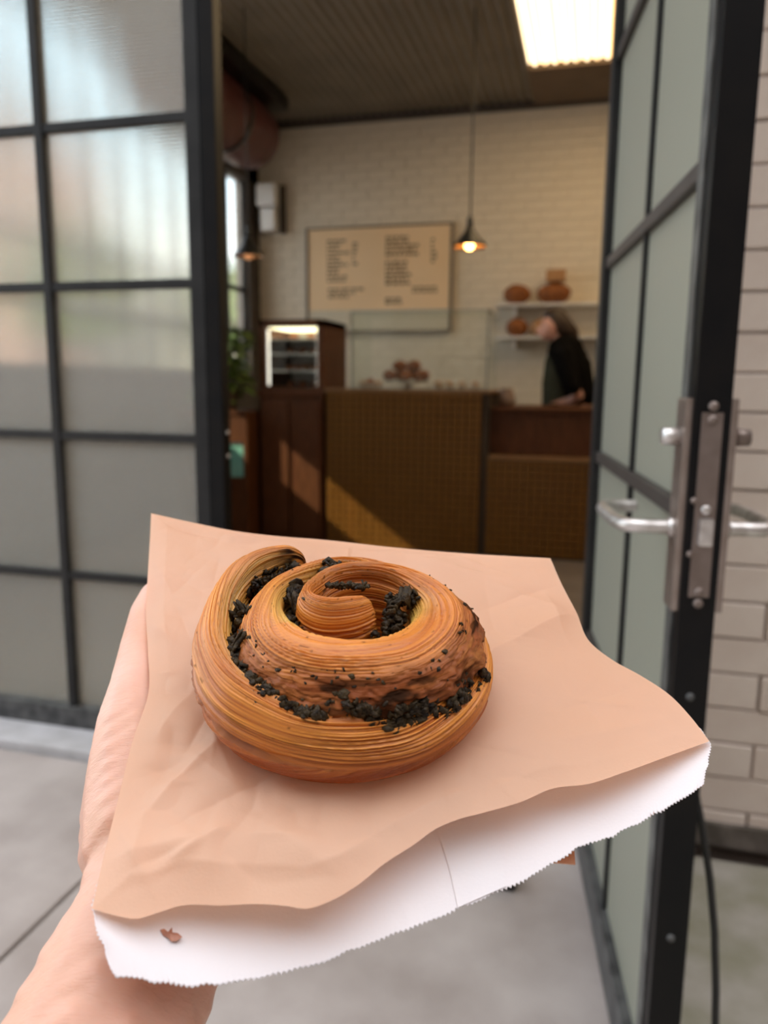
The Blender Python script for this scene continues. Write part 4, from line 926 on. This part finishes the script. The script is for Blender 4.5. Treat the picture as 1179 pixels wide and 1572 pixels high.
hand = empty('person_hand', (0, 0, 0), 'bare left hand and forearm holding the paper bag from below, palm up', 'person'); hand.matrix_world = FM
def HP(px, py, rpx, gap=.0015, base=None):
    """point whose ball of radius rpx (pixels) just touches the bag's underside"""
    h = base if base is not None else -.012
    for _ in range(6):
        p = PL(px, py, h); w = OR+E1*p[0]+E2*p[1]+EN*p[2]-EYE; dep = float(w.dot(FW)); r = rpx/FPX*dep
        if base is None: h = -gap-r
    return (tuple(p), r)
def HQ(px, py, rpx, under): return HP(px, py, rpx, under)
fore = [HQ(140, 1640, 160, .017), HQ(196, 1508, 143, .014), HQ(236, 1420, 128, .012), HQ(256, 1340, 124, .011), HQ(262, 1270, 126, .011)]
palm1 = [HQ(262, 1270, 120, .013), HQ(262, 1190, 108, .014), HQ(285, 1110, 85, .016), HQ(330, 1040, 62, .018)]
palm2 = [HQ(300, 1270, 100, .015), HQ(380, 1180, 95, .018), HQ(430, 1090, 80, .019), HQ(450, 1010, 60, .019)]
palm3 = [HQ(330, 1300, 90, .017), HQ(450, 1240, 82, .019), HQ(530, 1170, 72, .019)]
th1 = [HQ(240, 1290, 116, .010), HQ(232, 1235, 106, .009), HQ(222, 1180, 88, .006), HQ(213, 1125, 68, .004), HQ(212, 1060, 46, .0015), HQ(221, 1000, 39, .001), HQ(231, 945, 33, .001), HQ(238, 915, 24, .001)]
def finger(p, r0): return [HQ(x, y, r0*k, .0185) for (x, y), k in p]
f1 = finger([((330, 1040), 1.1), ((360, 980), 1.0), ((395, 930), .92), ((425, 895), .8)], 42)
f2 = finger([((420, 1030), 1.1), ((475, 960), 1.0), ((530, 910), .92), ((575, 880), .8)], 42)
f3 = finger([((460, 1080), 1.1), ((540, 1020), 1.0), ((610, 970), .92), ((665, 935), .8)], 40)
f4 = finger([((520, 1160), 1.1), ((600, 1120), 1.0), ((665, 1080), .9), ((710, 1050), .78)], 36)
limb([fore, palm1, palm2, palm3, th1, f1, f2, f3, f4], 'hand_and_forearm', .0011, M_SKIN, hand, smooth=14)

# ================================================================== WORKER behind the counter
wk = empty('person', (-.20, 6.25, 0), 'dark haired worker in black top and grey green apron, bent over the counter', 'person', rz=0)
# local axes: -x is where the worker looks (left in the picture)
torso = [((.06, 0, .95), .14), ((.07, 0, 1.1), .145), ((.03, 0, 1.28), .15), ((-.02, 0, 1.42), .13), ((-.06, 0, 1.50), .055), ((-.10, 0, 1.56), .05)]
head = [((-.13, 0, 1.62), .092), ((-.155, 0, 1.575), .075)]
face = [((-.21, 0, 1.56), .03), ((-.245, 0, 1.60), .012)]
def arm(s): return [((-.02, s*.17, 1.40), .058), ((.06, s*.24, 1.15), .046), ((.10, s*.20, 1.09), .04), ((.03, s*.15, 1.045), .03), ((-.03, s*.13, 1.035), .032)]
def fing(s): return [[((-.04, s*.13+dy, 1.035), .011), ((-.085, s*.13+dy*1.2, 1.032), .009), ((-.11, s*.13+dy*1.2, 1.026), .008)] for dy in (-.027, -.009, .009, .027)]+[[((-.01, s*.13-s*.03, 1.04), .011), ((-.045, s*.13-s*.055, 1.036), .009)]]
leg = lambda s: [((.06, s*.09, .92), .10), ((.05, s*.10, .5), .065), ((.07, s*.10, .1), .045), ((.06, s*.10, .045), .042), ((-.08, s*.10, .038), .035)]
limb([torso, head, face, arm(1), arm(-1), leg(1), leg(-1)]+fing(1)+fing(-1), 'body', .012, M_SKINF, wk, smooth=3)
limb([[((-.095, 0, 1.655), .095), ((-.06, 0, 1.62), .09)], [((-.03, 0, 1.60), .075), ((.03, 0, 1.57), .045), ((.05, 0, 1.50), .03)], [((-.16, 0, 1.70), .05), ((-.12, 0, 1.70), .06)]], 'hair', .012, M_HAIR, wk, smooth=4)
limb([[(p, r+.016) for p, r in torso[1:4]], [(p, r+.014) for p, r in arm(1)[:2]], [(p, r+.014) for p, r in arm(-1)[:2]]], 'shirt', .012, M_SHIRT, wk, smooth=3)
limb([[((-.02, 0, .80), .17), ((-.035, 0, .98), .155), ((-.06, 0, 1.18), .135), ((-.09, 0, 1.34), .09)]], 'apron', .012, M_APRON, wk, smooth=3)
limb([[(p, r+.02) for p, r in leg(1)[:3]], [(p, r+.02) for p, r in leg(-1)[:3]]], 'trousers', .015, M_SHIRT, wk, smooth=3)
for s in (1, -1): limb([[((.06, s*.10, .06), .052), ((-.09, s*.10, .048), .046)]], 'shoe', .01, M_RUBBER, wk, smooth=3)
